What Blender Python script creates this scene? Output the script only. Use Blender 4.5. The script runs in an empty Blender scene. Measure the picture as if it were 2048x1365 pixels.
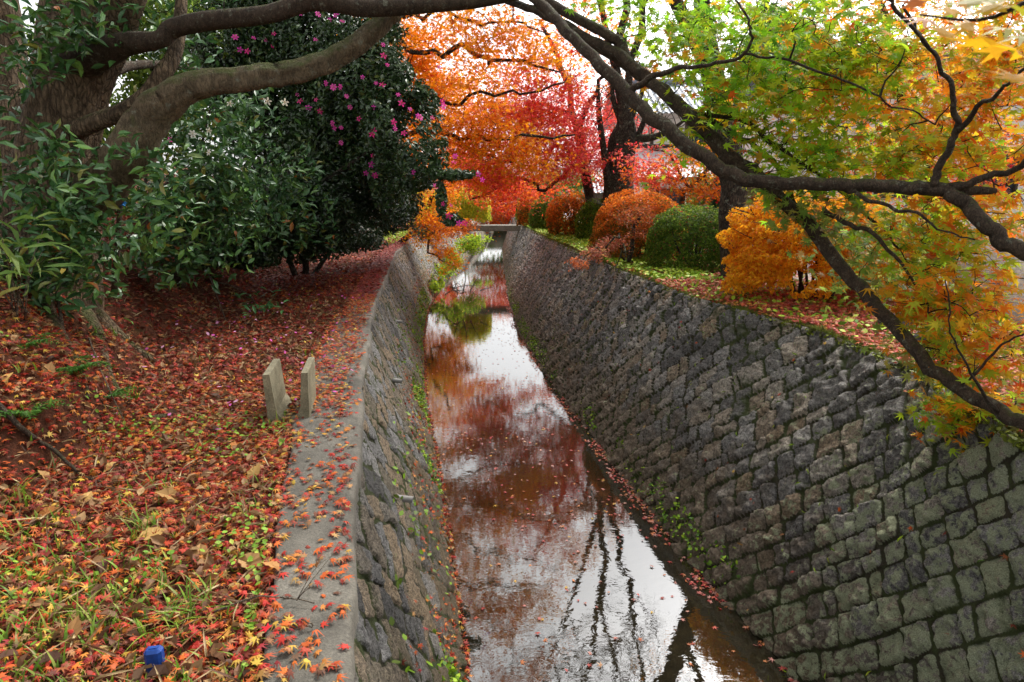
import bpy, math, random
import numpy as np
from mathutils import Vector

R = math.radians
C = bpy.context.scene.collection
SC = bpy.context.scene
rng = np.random.default_rng(11)
random.seed(5)

# ------------------------------------------------------------------ camera, sky, sun, exposure
CAMZ, PITCH, LENS = 3.4, 13.0, 22.0
cam = bpy.data.cameras.new('camera')
cam.lens = LENS; cam.sensor_width = 36.0
cam.clip_start = 0.05; cam.clip_end = 600
cam.dof.use_dof = True; cam.dof.focus_distance = 7.0; cam.dof.aperture_fstop = 6.3
camo = bpy.data.objects.new('camera', cam); C.objects.link(camo)
camo.location = (0, 0, CAMZ); camo.rotation_euler = (R(90 - PITCH), 0, 0)
SC.camera = camo

SUN_EL, SUN_AZ = 50.0, 35.0          # azimuth clockwise from +Y (up the canal) towards +X
w = bpy.data.worlds.new('World'); SC.world = w; w.use_nodes = True
nt = w.node_tree; nt.nodes.clear()
sky = nt.nodes.new('ShaderNodeTexSky'); sky.sky_type = 'NISHITA'; sky.sun_disc = False
sky.sun_elevation = R(SUN_EL); sky.sun_rotation = R(SUN_AZ)
sky.air_density = 1.0; sky.dust_density = 4.0; sky.ozone_density = 1.0
hs = nt.nodes.new('ShaderNodeHueSaturation'); hs.inputs['Saturation'].default_value = 0.09
bg = nt.nodes.new('ShaderNodeBackground'); bg.inputs['Strength'].default_value = 0.15
wo = nt.nodes.new('ShaderNodeOutputWorld')
nt.links.new(sky.outputs[0], hs.inputs['Color']); nt.links.new(hs.outputs[0], bg.inputs['Color'])
nt.links.new(bg.outputs[0], wo.inputs['Surface'])

sl = bpy.data.lights.new('sun', 'SUN'); sl.energy = 1.5; sl.angle = R(14); sl.color = (1.0, 0.95, 0.86)
so = bpy.data.objects.new('sun', sl); C.objects.link(so)
sd = Vector((math.sin(R(SUN_AZ)) * math.cos(R(SUN_EL)), math.cos(R(SUN_AZ)) * math.cos(R(SUN_EL)), math.sin(R(SUN_EL))))
so.rotation_euler = sd.to_track_quat('Z', 'Y').to_euler(); so.location = (8, 8, 20)

SC.view_settings.view_transform = 'Standard'; SC.view_settings.look = 'None'
SC.view_settings.gamma = 1.0; SC.view_settings.exposure = 1.3
SC.cycles.max_bounces = 8; SC.cycles.diffuse_bounces = 4; SC.cycles.glossy_bounces = 3
SC.cycles.transmission_bounces = 5; SC.cycles.transparent_max_bounces = 6
SC.cycles.sample_clamp_indirect = 6.0
SC.cycles.use_denoising = True

# ------------------------------------------------------------------ pixel <-> place helpers
FPX = LENS / 36.0 * 2048
cp, sp = math.cos(R(PITCH)), math.sin(R(PITCH))
def ray(x, y):
    a, b = (x - 1024.0), (682.5 - y)
    return np.array([a, FPX * cp + b * sp, -FPX * sp + b * cp])
def at(x, y, d):
    r = ray(x, y); return np.array([0, 0, CAMZ]) + r * (d / r[1])
def onz(x, y, z):
    r = ray(x, y); return np.array([0, 0, CAMZ]) + r * ((z - CAMZ) / r[2])
def proj(P):
    P = np.asarray(P, float); q = P - np.array([0, 0, CAMZ])
    zc = q[..., 1] * cp - q[..., 2] * sp; yc = q[..., 1] * sp + q[..., 2] * cp
    return 1024 + FPX * q[..., 0] / zc, 682.5 - FPX * yc / zc
def pxm(d): return d / FPX            # metres per photo pixel at distance d

# ------------------------------------------------------------------ noise (numpy)
def _h(i, j, k, s):
    n = (i * 374761393 + j * 668265263 + k * 2147483647 + s * 1274126177) & 0xFFFFFFFF
    n = ((n ^ (n >> 13)) * 1274126177) & 0xFFFFFFFF
    n = n ^ (n >> 16)
    return (n & 0xFFFFFF) / float(0xFFFFFF)
def hash2(i, j, s=0):
    return _h(np.asarray(i, np.int64), np.asarray(j, np.int64), np.int64(7), np.int64(s))
def vnoise(x, y, s=0):
    x = np.asarray(x, float); y = np.asarray(y, float)
    i = np.floor(x).astype(np.int64); j = np.floor(y).astype(np.int64)
    fx = x - i; fy = y - j; fx = fx * fx * (3 - 2 * fx); fy = fy * fy * (3 - 2 * fy)
    a = hash2(i, j, s); b = hash2(i + 1, j, s); c = hash2(i, j + 1, s); d = hash2(i + 1, j + 1, s)
    return (a + (b - a) * fx) * (1 - fy) + (c + (d - c) * fx) * fy
def fbm(x, y, s=0, o=4):
    v = 0; a = .5; t = 0
    for k in range(o):
        v = v + a * vnoise(x * 2 ** k, y * 2 ** k, s + k * 13); t += a; a *= .5
    return v / t
def sstep(a, b, x):
    t = np.clip((x - a) / (b - a), 0, 1); return t * t * (3 - 2 * t)

# ------------------------------------------------------------------ object helpers
def tag(o, label=None, cat=None, group=None, kind=None):
    if label: o['label'] = label
    if cat: o['category'] = cat
    if group: o['group'] = group
    if kind: o['kind'] = kind
    return o
def thing(name, label, cat, loc=(0, 0, 0), group=None):
    o = bpy.data.objects.new(name, None); C.objects.link(o)
    o.location = tuple(loc); o.empty_display_size = .1
    BASE[o.name] = np.array(loc, float)
    return tag(o, label, cat, group)
BASE = {}
def link(name, me, mats, parent=None):
    o = bpy.data.objects.new(name, me); C.objects.link(o)
    if not isinstance(mats, (list, tuple)): mats = [mats]
    for m in mats: me.materials.append(m)
    if parent is not None:
        o.parent = parent
    return o
def base_of(parent):
    p = np.zeros(3)
    while parent is not None:
        p = p + np.array(parent.location); parent = parent.parent
    return p
def np_mesh(name, V, loops, starts, cols=None, smooth=False, attrs=None, mat_idx=None):
    me = bpy.data.meshes.new(name)
    V = np.asarray(V, np.float32); loops = np.asarray(loops, np.int32); starts = np.asarray(starts, np.int32)
    me.vertices.add(len(V)); me.vertices.foreach_set('co', V.ravel())
    me.loops.add(len(loops)); me.loops.foreach_set('vertex_index', loops)
    me.polygons.add(len(starts)); me.polygons.foreach_set('loop_start', starts)
    if mat_idx is not None: me.polygons.foreach_set('material_index', np.asarray(mat_idx, np.int32))
    me.polygons.foreach_set('use_smooth', np.full(len(starts), smooth))
    if cols is not None:
        a = me.attributes.new('Col', 'FLOAT_COLOR', 'POINT')
        cc = np.ones((len(V), 4), np.float32); cc[:, :3] = cols
        a.data.foreach_set('color', cc.ravel())
    for k, v in (attrs or {}).items():
        a = me.attributes.new(k, 'FLOAT', 'POINT'); a.data.foreach_set('value', np.asarray(v, np.float32).ravel())
    me.update(calc_edges=True); me.validate()
    return me
def grid_mesh(name, G, attrs=None, smooth=True):
    """G: (nu, nv, 3) points"""
    nu, nv = G.shape[:2]
    idx = np.arange(nu * nv).reshape(nu, nv)
    q = np.stack([idx[:-1, :-1], idx[1:, :-1], idx[1:, 1:], idx[:-1, 1:]], -1).reshape(-1, 4)
    return np_mesh(name, G.reshape(-1, 3), q.ravel(), np.arange(len(q)) * 4, smooth=smooth,
                   attrs={k: v.ravel() for k, v in (attrs or {}).items()})

class MB:
    def __init__(s): s.v = []; s.f = []; s.mi = []; s.n = 0
    def add(s, V, F, mi=0):
        V = np.asarray(V, float).reshape(-1, 3)
        s.v.append(V); s.f += [tuple(int(i) + s.n for i in f) for f in F]; s.mi += [mi] * len(F); s.n += len(V)
    def box(s, c, size, rz=0, mi=0, tilt=None, bev=0.0):
        sx, sy, sz = [q / 2 for q in size]
        if bev <= 0:
            V = np.array([[x, y, z] for z in (-sz, sz) for x, y in ((-sx, -sy), (sx, -sy), (sx, sy), (-sx, sy))])
            F = [(3, 2, 1, 0), (4, 5, 6, 7), (0, 1, 5, 4), (1, 2, 6, 5), (2, 3, 7, 6), (3, 0, 4, 7)]
        else:
            b = bev; V = []; 
            for z, k in ((-sz, b), (-sz + b, 0), (sz - b, 0), (sz, b)):
                for x, y in ((-sx + b, -sy + k), (sx - b, -sy + k), (sx - k, -sy + b), (sx - k, sy - b), (sx - b, sy - k), (-sx + b, sy - k), (-sx + k, sy - b), (-sx + k, -sy + b)):
                    V.append((x, y, z))
            V = np.array(V); F = [tuple(range(7, -1, -1)), tuple(range(24, 32))]
            for r in range(3):
                for k in range(8):
                    F.append((r * 8 + k, r * 8 + (k + 1) % 8, r * 8 + 8 + (k + 1) % 8, r * 8 + 8 + k))
        if tilt:
            a = R(tilt); V = V @ np.array([[1, 0, 0], [0, math.cos(a), math.sin(a)], [0, -math.sin(a), math.cos(a)]])
        if rz:
            a = R(rz); V = V @ np.array([[math.cos(a), math.sin(a), 0], [-math.sin(a), math.cos(a), 0], [0, 0, 1]])
        s.add(V + np.array(c), F, mi); return s
    def tube(s, P, rad, sides=8, sub=4, noise=0.0, nscale=3.0, mi=0, jit=0.0):
        P = np.asarray(P, float); rad = np.asarray(rad, float)
        if rad.ndim == 0: rad = np.full(len(P), float(rad))
        if sub > 1 and len(P) > 2:
            Q = np.vstack([2 * P[0] - P[1], P, 2 * P[-1] - P[-2]]); out = []; ro = []
            for i in range(len(P) - 1):
                p0, p1, p2, p3 = Q[i:i + 4]
                for t in np.arange(sub) / sub:
                    out.append(.5 * ((2 * p1) + (-p0 + p2) * t + (2 * p0 - 5 * p1 + 4 * p2 - p3) * t * t + (-p0 + 3 * p1 - 3 * p2 + p3) * t ** 3))
                    ro.append(rad[i] + (rad[i + 1] - rad[i]) * t)
            out.append(P[-1]); ro.append(rad[-1]); P = np.array(out); rad = np.array(ro)
        n = len(P)
        if jit > 0:
            P = P + np.stack([fbm(np.arange(n) * .45 + P[0, 0] * 7, np.full(n, k * 9.3 + P[0, 2] * 3), k) - .5 for k in range(3)], 1) * jit * np.minimum(1, np.minimum(np.arange(n), n - 1 - np.arange(n)) / 2.)[:, None]
        T = np.gradient(P, axis=0); T /= np.linalg.norm(T, axis=1)[:, None] + 1e-9
        u = np.cross(T[0], [0.3, 0.2, 1.0]); 
        if np.linalg.norm(u) < 1e-3: u = np.cross(T[0], [1, 0, 0])
        u /= np.linalg.norm(u)
        ang = np.arange(sides) * 2 * math.pi / sides; V = []
        s0 = 0
        for i in range(n):
            u = u - T[i] * (u @ T[i]); u /= np.linalg.norm(u) + 1e-9; b = np.cross(T[i], u)
            r = np.full(sides, rad[i])
            if noise > 0:
                if i: s0 += np.linalg.norm(P[i] - P[i - 1])
                r = r * (1 + noise * 2 * (fbm(np.cos(ang) * 1.3 + 5 + s0 * nscale * .35, np.sin(ang) * 1.3 + 9 + s0 * nscale * .2, 3) - .5)
                           + noise * (vnoise(ang * 3.2, np.full(sides, s0 * nscale * .6), 5) - .5))
            V.append(P[i] + (np.cos(ang) * r)[:, None] * u + (np.sin(ang) * r)[:, None] * b)
        V = np.vstack(V); F = []
        for i in range(n - 1):
            for k in range(sides):
                F.append((i * sides + k, i * sides + (k + 1) % sides, (i + 1) * sides + (k + 1) % sides, (i + 1) * sides + k))
        F.append(tuple(range(sides - 1, -1, -1))); F.append(tuple(range((n - 1) * sides, n * sides)))
        s.add(V, F, mi); return P
    def build(s, name, mats, parent=None, smooth=True):
        V = np.vstack(s.v) - base_of(parent)
        loops = np.fromiter((i for f in s.f for i in f), np.int32)
        tot = np.fromiter((len(f) for f in s.f), np.int32)
        st = np.concatenate([[0], np.cumsum(tot)[:-1]])
        me = np_mesh(name, V, loops, st, smooth=smooth, mat_idx=s.mi)
        return link(name, me, mats, parent)

# ---- leaf templates: (verts, faces)
def t_maple(lobes=7, curl=.12, stalk=False):
    ang = {7: [-128, -84, -42, 0, 42, 84, 128], 5: [-105, -52, 0, 52, 105]}[lobes]
    ln = {7: [.42, .75, .95, 1.0, .95, .75, .42], 5: [.6, .9, 1.0, .9, .6]}[lobes]
    V = [(0, -.12, 0)]
    for k, (a, l) in enumerate(zip(ang, ln)):
        if k: 
            m = R((ang[k - 1] + a) / 2); V.append((math.sin(m) * .30, math.cos(m) * .30, .02))
        V.append((math.sin(R(a)) * l, math.cos(R(a)) * l, -curl * l * l))
    F = [list(range(len(V)))[::-1]]
    if stalk: V += [(-.012, -.12, 0), (.012, -.12, 0), (.05, -.62, .05)]; F.append([len(V) - 3, len(V) - 2, len(V) - 1])
    return np.array(V) * .62, F
def t_maple3():
    V = [(0, -.2, 0), (-.75, .15, -.1), (-.2, .3, 0), (0, .95, -.12), (.2, .3, 0), (.75, .15, -.1)]
    return np.array(V) * .62, [[5, 4, 3, 2, 1, 0]]
def t_oval(wd=.42, fold=.08, droop=.12):
    V = [(0, -.5, 0), (-wd * .8, -.15, fold), (-wd * .75, .2, fold * .8), (0, .55, -droop), (wd * .75, .2, fold * .8), (wd * .8, -.15, fold), (0, 0, 0)]
    V = [(x * .62, y, z) for x, y, z in V]
    return np.array(V), [[0, 6, 2, 1], [6, 3, 2], [0, 5, 4, 6], [6, 4, 3]]
def t_dia():
    return np.array([(0, -.5, 0), (.33, 0, .05), (0, .5, -.06), (-.33, 0, .05)]), [[0, 1, 2, 3]]
MAPLE7S, MAPLE7C = t_maple(7, .16, True), t_maple(7, .34)
MAPLE7, MAPLE5, MAPLE3, OVAL, DIA = t_maple(7), t_maple(5), t_maple3(), t_oval(), t_dia()
LANCE = t_oval(.2, .05, .25)
ROUND = t_oval(.62, .02, .0)

def pal(n, items, jit=.22):
    """items: [(weight, (r,g,b))] -> n colours"""
    wt = np.array([i[0] for i in items], float); wt /= wt.sum()
    c = np.array([i[1] for i in items])[rng.choice(len(items), n, p=wt)]
    c2 = np.array([i[1] for i in items])[rng.choice(len(items), n, p=wt)]
    t = rng.random((n, 1)) * .35
    c = c * (1 - t) + c2 * t
    return np.clip(c * (1 + (rng.random((n, 1)) - .5) * 2 * jit), 0, 1)
def leaves(name, P, N, size, tmpl, cols, mat, parent=None, spread=.5, head=None, smooth=False):
    P = np.asarray(P, float); n = len(P)
    N = np.asarray(N, float); N = np.broadcast_to(N, (n, 3)) + rng.normal(size=(n, 3)) * spread
    N = N / (np.linalg.norm(N, axis=1)[:, None] + 1e-9)
    hd = rng.normal(size=(n, 3)) if head is None else np.asarray(head) + rng.normal(size=(n, 3)) * .35
    B = hd - N * (hd * N).sum(1)[:, None]; B /= np.linalg.norm(B, axis=1)[:, None] + 1e-9
    T = np.cross(B, N)
    tv, tf = tmpl; k = len(tv)
    s = np.broadcast_to(np.asarray(size, float), (n,)) * (.75 + .5 * rng.random(n))
    curl = (.2 + 1.8 * rng.random(n))[:, None, None]
    V = P[:, None] + s[:, None, None] * (tv[None, :, 0:1] * T[:, None] + tv[None, :, 1:2] * B[:, None] + curl * tv[None, :, 2:3] * N[:, None])
    base = base_of(parent)
    V = (V - base).reshape(-1, 3)
    fl = np.concatenate([np.array(f) for f in tf]); ft = np.array([len(f) for f in tf])
    loops = (fl[None] + (np.arange(n) * k)[:, None]).ravel()
    tot = np.tile(ft, n); st = np.concatenate([[0], np.cumsum(tot)[:-1]])
    me = np_mesh(name, V, loops, st, cols=np.repeat(cols, k, 0), smooth=smooth)
    return link(name, me, mat, parent)

# ------------------------------------------------------------------ materials
def mat(name):
    m = bpy.data.materials.new(name); m.use_nodes = True
    n = m.node_tree; n.nodes.clear()
    o = n.nodes.new('ShaderNodeOutputMaterial'); p = n.nodes.new('ShaderNodeBsdfPrincipled')
    n.links.new(p.outputs[0], o.inputs['Surface'])
    return m, n, p, o
def N_(n, t, **kw):
    q = n.nodes.new(t)
    for k, v in kw.items():
        if k in q.inputs.keys(): q.inputs[k].default_value = v
        else: setattr(q, k, v)
    return q
def noise(n, scale, detail=5, rough=.6, vec=None, dist=0.0):
    q = N_(n, 'ShaderNodeTexNoise'); q.inputs['Scale'].default_value = scale; q.inputs['Detail'].default_value = detail
    q.inputs['Roughness'].default_value = rough; q.inputs['Distortion'].default_value = dist
    if vec is not None: n.links.new(vec, q.inputs['Vector'])
    return q
def ramp(n, fac, stops):
    q = n.nodes.new('ShaderNodeValToRGB'); e = q.color_ramp.elements
    while len(e) < len(stops): e.new(.5)
    for el, (p, c) in zip(e, stops):
        el.position = p; el.color = (*c, 1) if not isinstance(c, (int, float)) else (c, c, c, 1)
    n.links.new(fac, q.inputs['Fac']); return q
def mix(n, fac, a, b, mode='MIX'):
    q = n.nodes.new('ShaderNodeMix'); q.data_type = 'RGBA'; q.blend_type = mode
    for sock, v in ((q.inputs[0], fac), (q.inputs[6], a), (q.inputs[7], b)):
        if hasattr(v, 'is_output') or isinstance(v, bpy.types.NodeSocket): n.links.new(v, sock)
        elif isinstance(v, (int, float)): sock.default_value = v
        else: sock.default_value = (*v, 1)
    return q.outputs[2]
def math_(n, op, a, b=None, clamp=False):
    q = n.nodes.new('ShaderNodeMath'); q.operation = op; q.use_clamp = clamp
    for i, v in enumerate((a, b)):
        if v is None: continue
        if isinstance(v, (int, float)): q.inputs[i].default_value = v
        else: n.links.new(v, q.inputs[i])
    return q.outputs[0]
def bump(n, p, h, strength=.5, dist=.02):
    b = N_(n, 'ShaderNodeBump'); b.inputs['Strength'].default_value = strength; b.inputs['Distance'].default_value = dist
    n.links.new(h, b.inputs['Height']); n.links.new(b.outputs[0], p.inputs['Normal']); return b
def objco(n):
    return N_(n, 'ShaderNodeTexCoord').outputs['Object']
def geo(n):
    return N_(n, 'ShaderNodeNewGeometry')

def leaf_mat(name, transl=.45, rough=.5, spec=.3):
    m, n, p, o = mat(name)
    a = N_(n, 'ShaderNodeAttribute', attribute_name='Col')
    co = objco(n); nz = noise(n, 45, 3, vec=co)
    c = mix(n, .35, a.outputs['Color'], ramp(n, nz.outputs[0], [(.3, .55), (.7, 1.0)]).outputs[0], 'MULTIPLY')
    n.links.new(c, p.inputs['Base Color']); p.inputs['Roughness'].default_value = rough
    p.inputs['Specular IOR Level'].default_value = spec
    if transl > 0:
        t = N_(n, 'ShaderNodeBsdfTranslucent'); n.links.new(c, t.inputs['Color'])
        ms = N_(n, 'ShaderNodeMixShader'); ms.inputs[0].default_value = transl
        n.links.new(p.outputs[0], ms.inputs[1]); n.links.new(t.outputs[0], ms.inputs[2]); n.links.new(ms.outputs[0], o.inputs['Surface'])
    return m
M = {}
M['maple'] = leaf_mat('maple_leaf', .66, .5, .2)
M['gloss'] = leaf_mat('glossy_leaf', .12, .32, .5)
M['litter'] = leaf_mat('dry_leaf', .12, .6, .25)
M['grass'] = leaf_mat('grass_blade', .35, .5, .3)
M['petal'] = leaf_mat('petal', .35, .5, .2)

def bark(name, c0, c1, moss=.0, scale=1.0, lichen=0.0, crack=1.0):
    m, n, p, o = mat(name)
    co = objco(n)
    wob = noise(n, 5 * scale, 4, .6, co)
    vm = N_(n, 'ShaderNodeVectorMath', operation='MULTIPLY_ADD'); n.links.new(wob.outputs['Color'], vm.inputs[0]); vm.inputs[1].default_value = (.09, .09, .09); n.links.new(co, vm.inputs[2])
    nz = noise(n, 7 * scale, 8, .68, co, .3)
    mp = N_(n, 'ShaderNodeMapping'); mp.inputs['Scale'].default_value = (30 * scale, 30 * scale, 6 * scale); n.links.new(vm.outputs[0], mp.inputs['Vector'])
    vo = N_(n, 'ShaderNodeTexVoronoi', feature='DISTANCE_TO_EDGE'); vo.inputs['Scale'].default_value = 1.0; n.links.new(mp.outputs[0], vo.inputs['Vector'])
    fi = noise(n, 2.6, 5, .75, mp.outputs[0], .2)
    ck = ramp(n, vo.outputs['Distance'], [(.0, 0.0), (.22, 1.0)]).outputs[0]
    c = ramp(n, nz.outputs[0], [(.32, c0), (.66, c1)]).outputs[0]
    c = mix(n, .8, c, ramp(n, fi.outputs[0], [(.32, .3), (.66, 1.35)]).outputs[0], 'MULTIPLY')
    c = mix(n, .75 * crack, c, ck, 'MULTIPLY')
    if lichen > 0:
        ln = noise(n, 9 * scale, 6, .7, co)
        c = mix(n, ramp(n, ln.outputs[0], [(.6 - .1 * lichen, 0.0), (.72 - .1 * lichen, .8)]).outputs[0], c, (.25, .26, .19))
    if moss > 0:
        g = geo(n); sx = N_(n, 'ShaderNodeSeparateXYZ'); n.links.new(g.outputs['Normal'], sx.inputs[0])
        mn = noise(n, 6 * scale, 7, .75, co)
        f = math_(n, 'ADD', math_(n, 'MULTIPLY', sx.outputs[2], .3), mn.outputs[0])
        c = mix(n, ramp(n, f, [(.72 - .22 * moss, 0.0), (.92 - .2 * moss, .8)]).outputs[0], c, mix(n, fi.outputs[0], (.04, .05, .012), (.10, .13, .02)))
    n.links.new(c, p.inputs['Base Color']); p.inputs['Roughness'].default_value = .85; p.inputs['Specular IOR Level'].default_value = .25
    h = math_(n, 'ADD', math_(n, 'MULTIPLY', ck, .8 * crack), math_(n, 'ADD', fi.outputs[0], math_(n, 'MULTIPLY', nz.outputs[0], 1.5)))
    bump(n, p, h, 1.0, .035 / scale)
    return m
M['bark_old'] = bark('old_bark', (.11, .073, .042), (.34, .24, .145), .4, .9, 0, .75)
M['bark_mossy'] = bark('mossy_bark', (.095, .07, .04), (.27, .20, .12), .75, 1.2, .2, .3)
M['bark_maple'] = bark('maple_bark', (.05, .034, .022), (.14, .098, .066), .1, 2.2, .3, .5)
M['bark_dark'] = bark('dark_bark', (.045, .033, .025), (.13, .098, .072), .35, 1.2, .5)
M['twig'] = bark('twig_bark', (.05, .035, .025), (.11, .08, .055), 0, 3)
M['twig_pale'] = bark('pale_twig_bark', (.2, .15, .1), (.36, .28, .2), 0, 3)

def wall_mat(name, stone, mortar, lich, low):
    m, n, p, o = mat(name)
    co = objco(n)
    sid = N_(n, 'ShaderNodeAttribute', attribute_name='sid').outputs['Fac']
    mo = N_(n, 'ShaderNodeAttribute', attribute_name='mort').outputs['Fac']
    hv = N_(n, 'ShaderNodeAttribute', attribute_name='hv').outputs['Fac']
    wet = N_(n, 'ShaderNodeAttribute', attribute_name='lich').outputs['Fac']
    c = ramp(n, sid, stone).outputs[0]
    g1 = noise(n, 38, 8, .75, co); g2 = noise(n, 150, 3, .8, co); g3 = noise(n, 3.2, 5, .6, co); g4 = noise(n, 13, 7, .7, co)
    c = mix(n, .9, c, ramp(n, g1.outputs[0], [(.36, .15), (.6, 1.4)]).outputs[0], 'MULTIPLY')
    c = mix(n, .9, c, ramp(n, g2.outputs[0], [(.35, .3), (.65, 1.7)]).outputs[0], 'MULTIPLY')
    # browner, muddier stones near the water
    lowf = math_(n, 'SUBTRACT', math_(n, 'ADD', g3.outputs[0], math_(n, 'MULTIPLY', sid, .25)), hv)
    c = mix(n, ramp(n, lowf, [(.08, 0.0), (.42, .8)]).outputs[0], c, mix(n, 1.0, low, ramp(n, g1.outputs[0], [(.3, .3), (.65, 1.4)]).outputs[0], 'MULTIPLY'))
    # lichen crusts
    lf = math_(n, 'ADD', math_(n, 'ADD', math_(n, 'MULTIPLY', g4.outputs[0], .75), math_(n, 'MULTIPLY', g1.outputs[0], .25)), math_(n, 'MULTIPLY', wet, .38))
    lc = mix(n, .85, mix(n, g4.outputs[0], lich, (.56, .60, .38)), ramp(n, g2.outputs[0], [(.35, .45), (.65, 1.5)]).outputs[0], 'MULTIPLY')
    c = mix(n, ramp(n, lf, [(.635, 0.0), (.675, .85)]).outputs[0], c, lc)
    mc = mix(n, ramp(n, g4.outputs[0], [(.45, 0.0), (.6, 1.0)]).outputs[0], mortar, (.04, .043, .010))
    mm = ramp(n, math_(n, 'ADD', mo, math_(n, 'MULTIPLY', math_(n, 'SUBTRACT', g4.outputs[0], .5), .6)), [(.35, 0.0), (.65, 1.0)]).outputs[0]
    c = mix(n, mm, mc, c)
    # moss patches
    mf = noise(n, 1.7, 6, .7, co)
    c = mix(n, ramp(n, math_(n, 'SUBTRACT', math_(n, 'ADD', mf.outputs[0], math_(n, 'MULTIPLY', g4.outputs[0], .3)), math_(n, 'MULTIPLY', mo, .2)), [(.54, 0.0), (.64, .85)]).outputs[0], c, (.06, .08, .015))
    n.links.new(c, p.inputs['Base Color']); p.inputs['Roughness'].default_value = .72; p.inputs['Specular IOR Level'].default_value = .35
    bump(n, p, math_(n, 'ADD', g1.outputs[0], math_(n, 'MULTIPLY', g2.outputs[0], .6)), 1.0, .06)
    return m
M['wall_r'] = wall_mat('diamond_stone', [(0, (.15, .14, .13)), (.35, (.28, .262, .245)), (.6, (.39, .368, .345)), (.8, (.46, .40, .33)), (1, (.36, .26, .165))],
                       (.055, .042, .022), (.27, .31, .17), (.22, .155, .092))
M['wall_l'] = wall_mat('rubble_stone', [(0, (.10, .095, .09)), (.3, (.36, .35, .34)), (.5, (.22, .19, .15)), (.75, (.38, .28, .18)), (1, (.20, .175, .13))],
                       (.03, .024, .011), (.3, .3, .2), (.17, .125, .07))

def concrete(name, c0, c1, moss=.25, grain=120):
    m, n, p, o = mat(name)
    co = objco(n)
    a = noise(n, 2.5, 7, .65, co); b = noise(n, grain, 3, .8, co); d = noise(n, 11, 6, .7, co)
    c = ramp(n, a.outputs[0], [(.3, c0), (.7, c1)]).outputs[0]
    c = mix(n, .75, c, ramp(n, b.outputs[0], [(.3, .45), (.68, 1.35)]).outputs[0], 'MULTIPLY')
    c = mix(n, .6, c, ramp(n, d.outputs[0], [(.3, .55), (.6, 1.05)]).outputs[0], 'MULTIPLY')
    if moss > 0:
        e = noise(n, 4.1, 7, .75, co)
        c = mix(n, ramp(n, e.outputs[0], [(.72 - .2 * moss, 0.0), (.85 - .2 * moss, .7)]).outputs[0], c, (.07, .085, .03))
    n.links.new(c, p.inputs['Base Color']); p.inputs['Roughness'].default_value = .85
    bump(n, p, math_(n, 'ADD', b.outputs[0], d.outputs[0]), .6, .008)
    return m
M['coping'] = concrete('weathered_concrete', (.06, .054, .042), (.19, .172, .14), .5, 85)
M['gutter'] = concrete('aged_concrete', (.15, .13, .075), (.30, .265, .17), .45, 90)
M['slab'] = concrete('dark_concrete', (.12, .105, .08), (.24, .21, .17), .45, 30)
M['rock'] = concrete('rock', (.05, .05, .052), (.14, .135, .13), .2, 60)
M['boulder'] = concrete('pale_granite', (.4, .34, .29), (.6, .54, .48), 0, 55)
M['block'] = concrete('concrete_block', (.3, .3, .29), (.42, .42, .4), .1, 60)

def soil(name, stops, green=None, gmix=(.55, .7), scale=9):
    m, n, p, o = mat(name)
    co = objco(n)
    a = noise(n, scale, 8, .75, co); b = noise(n, 55, 5, .8, co); g = noise(n, 1.1, 6, .65, co)
    c = ramp(n, math_(n, 'ADD', math_(n, 'MULTIPLY', a.outputs[0], .5), math_(n, 'MULTIPLY', b.outputs[0], .5)), stops).outputs[0]
    if green:
        c = mix(n, ramp(n, g.outputs[0], [(gmix[0], 0.0), (gmix[1], .9)]).outputs[0], c, mix(n, b.outputs[0], green, tuple(q * .4 for q in green)))
    n.links.new(c, p.inputs['Base Color']); p.inputs['Roughness'].default_value = .95; p.inputs['Specular IOR Level'].default_value = .1
    bump(n, p, math_(n, 'ADD', a.outputs[0], b.outputs[0]), .9, .04)
    return m
M['soil_l'] = soil('leafy_soil', [(.3, (.03, .018, .012)), (.48, (.09, .035, .02)), (.6, (.15, .05, .025)), (.75, (.2, .1, .05))], (.05, .06, .015), (.6, .75))
M['soil_r'] = soil('mossy_soil', [(.3, (.045, .035, .015)), (.5, (.09, .08, .02)), (.65, (.15, .07, .03))], (.14, .19, .02), (.40, .55))
M['path'] = soil('path_gravel', [(.3, (.42, .37, .33)), (.5, (.56, .5, .46)), (.7, (.64, .59, .55))], None)
M['earth'] = soil('earth', [(.3, (.12, .11, .08)), (.5, (.2, .18, .13)), (.7, (.28, .25, .2))], (.1, .13, .03), (.5, .65))

def plain(name, c, rough=.6, spec=.4, nz=0.0, sc=20, metal=0.0):
    m, n, p, o = mat(name)
    if nz > 0:
        co = objco(n); a = noise(n, sc, 6, .65, co)
        n.links.new(ramp(n, a.outputs[0], [(.3, tuple(q * (1 - nz) for q in c)), (.7, tuple(min(1, q * (1 + nz * .6)) for q in c))]).outputs[0], p.inputs['Base Color'])
        bump(n, p, a.outputs[0], .2, .01)
    else: p.inputs['Base Color'].default_value = (*c, 1)
    p.inputs['Roughness'].default_value = rough; p.inputs['Specular IOR Level'].default_value = spec; p.inputs['Metallic'].default_value = metal
    return m
M['plaster'] = plain('white_plaster', (.72, .70, .64), .9, .2, .08, 3)
M['plaster2'] = plain('bright_plaster', (.8, .79, .77), .9, .2, .05, 3)
M['timber'] = plain('dark_timber', (.055, .04, .03), .7, .3, .4, 14)
M['shutter'] = plain('brown_timber', (.13, .085, .055), .7, .3, .3, 14)
M['glass'] = plain('window_glass', (.03, .04, .05), .08, .6)
M['tile'] = plain('grey_tile', (.2, .23, .28), .45, .5, .3, 7)
M['metal_roof'] = plain('pale_sheet_roof', (.62, .62, .63), .45, .5, .1, 5)
M['white'] = plain('white_paint', (.8, .8, .78), .5, .4, .08, 9)
M['red'] = plain('red_paint', (.5, .03, .03), .5, .4, .1)
M['blue'] = plain('blue_plastic', (.006, .05, .26), .45, .4, .5, 22)
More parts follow.
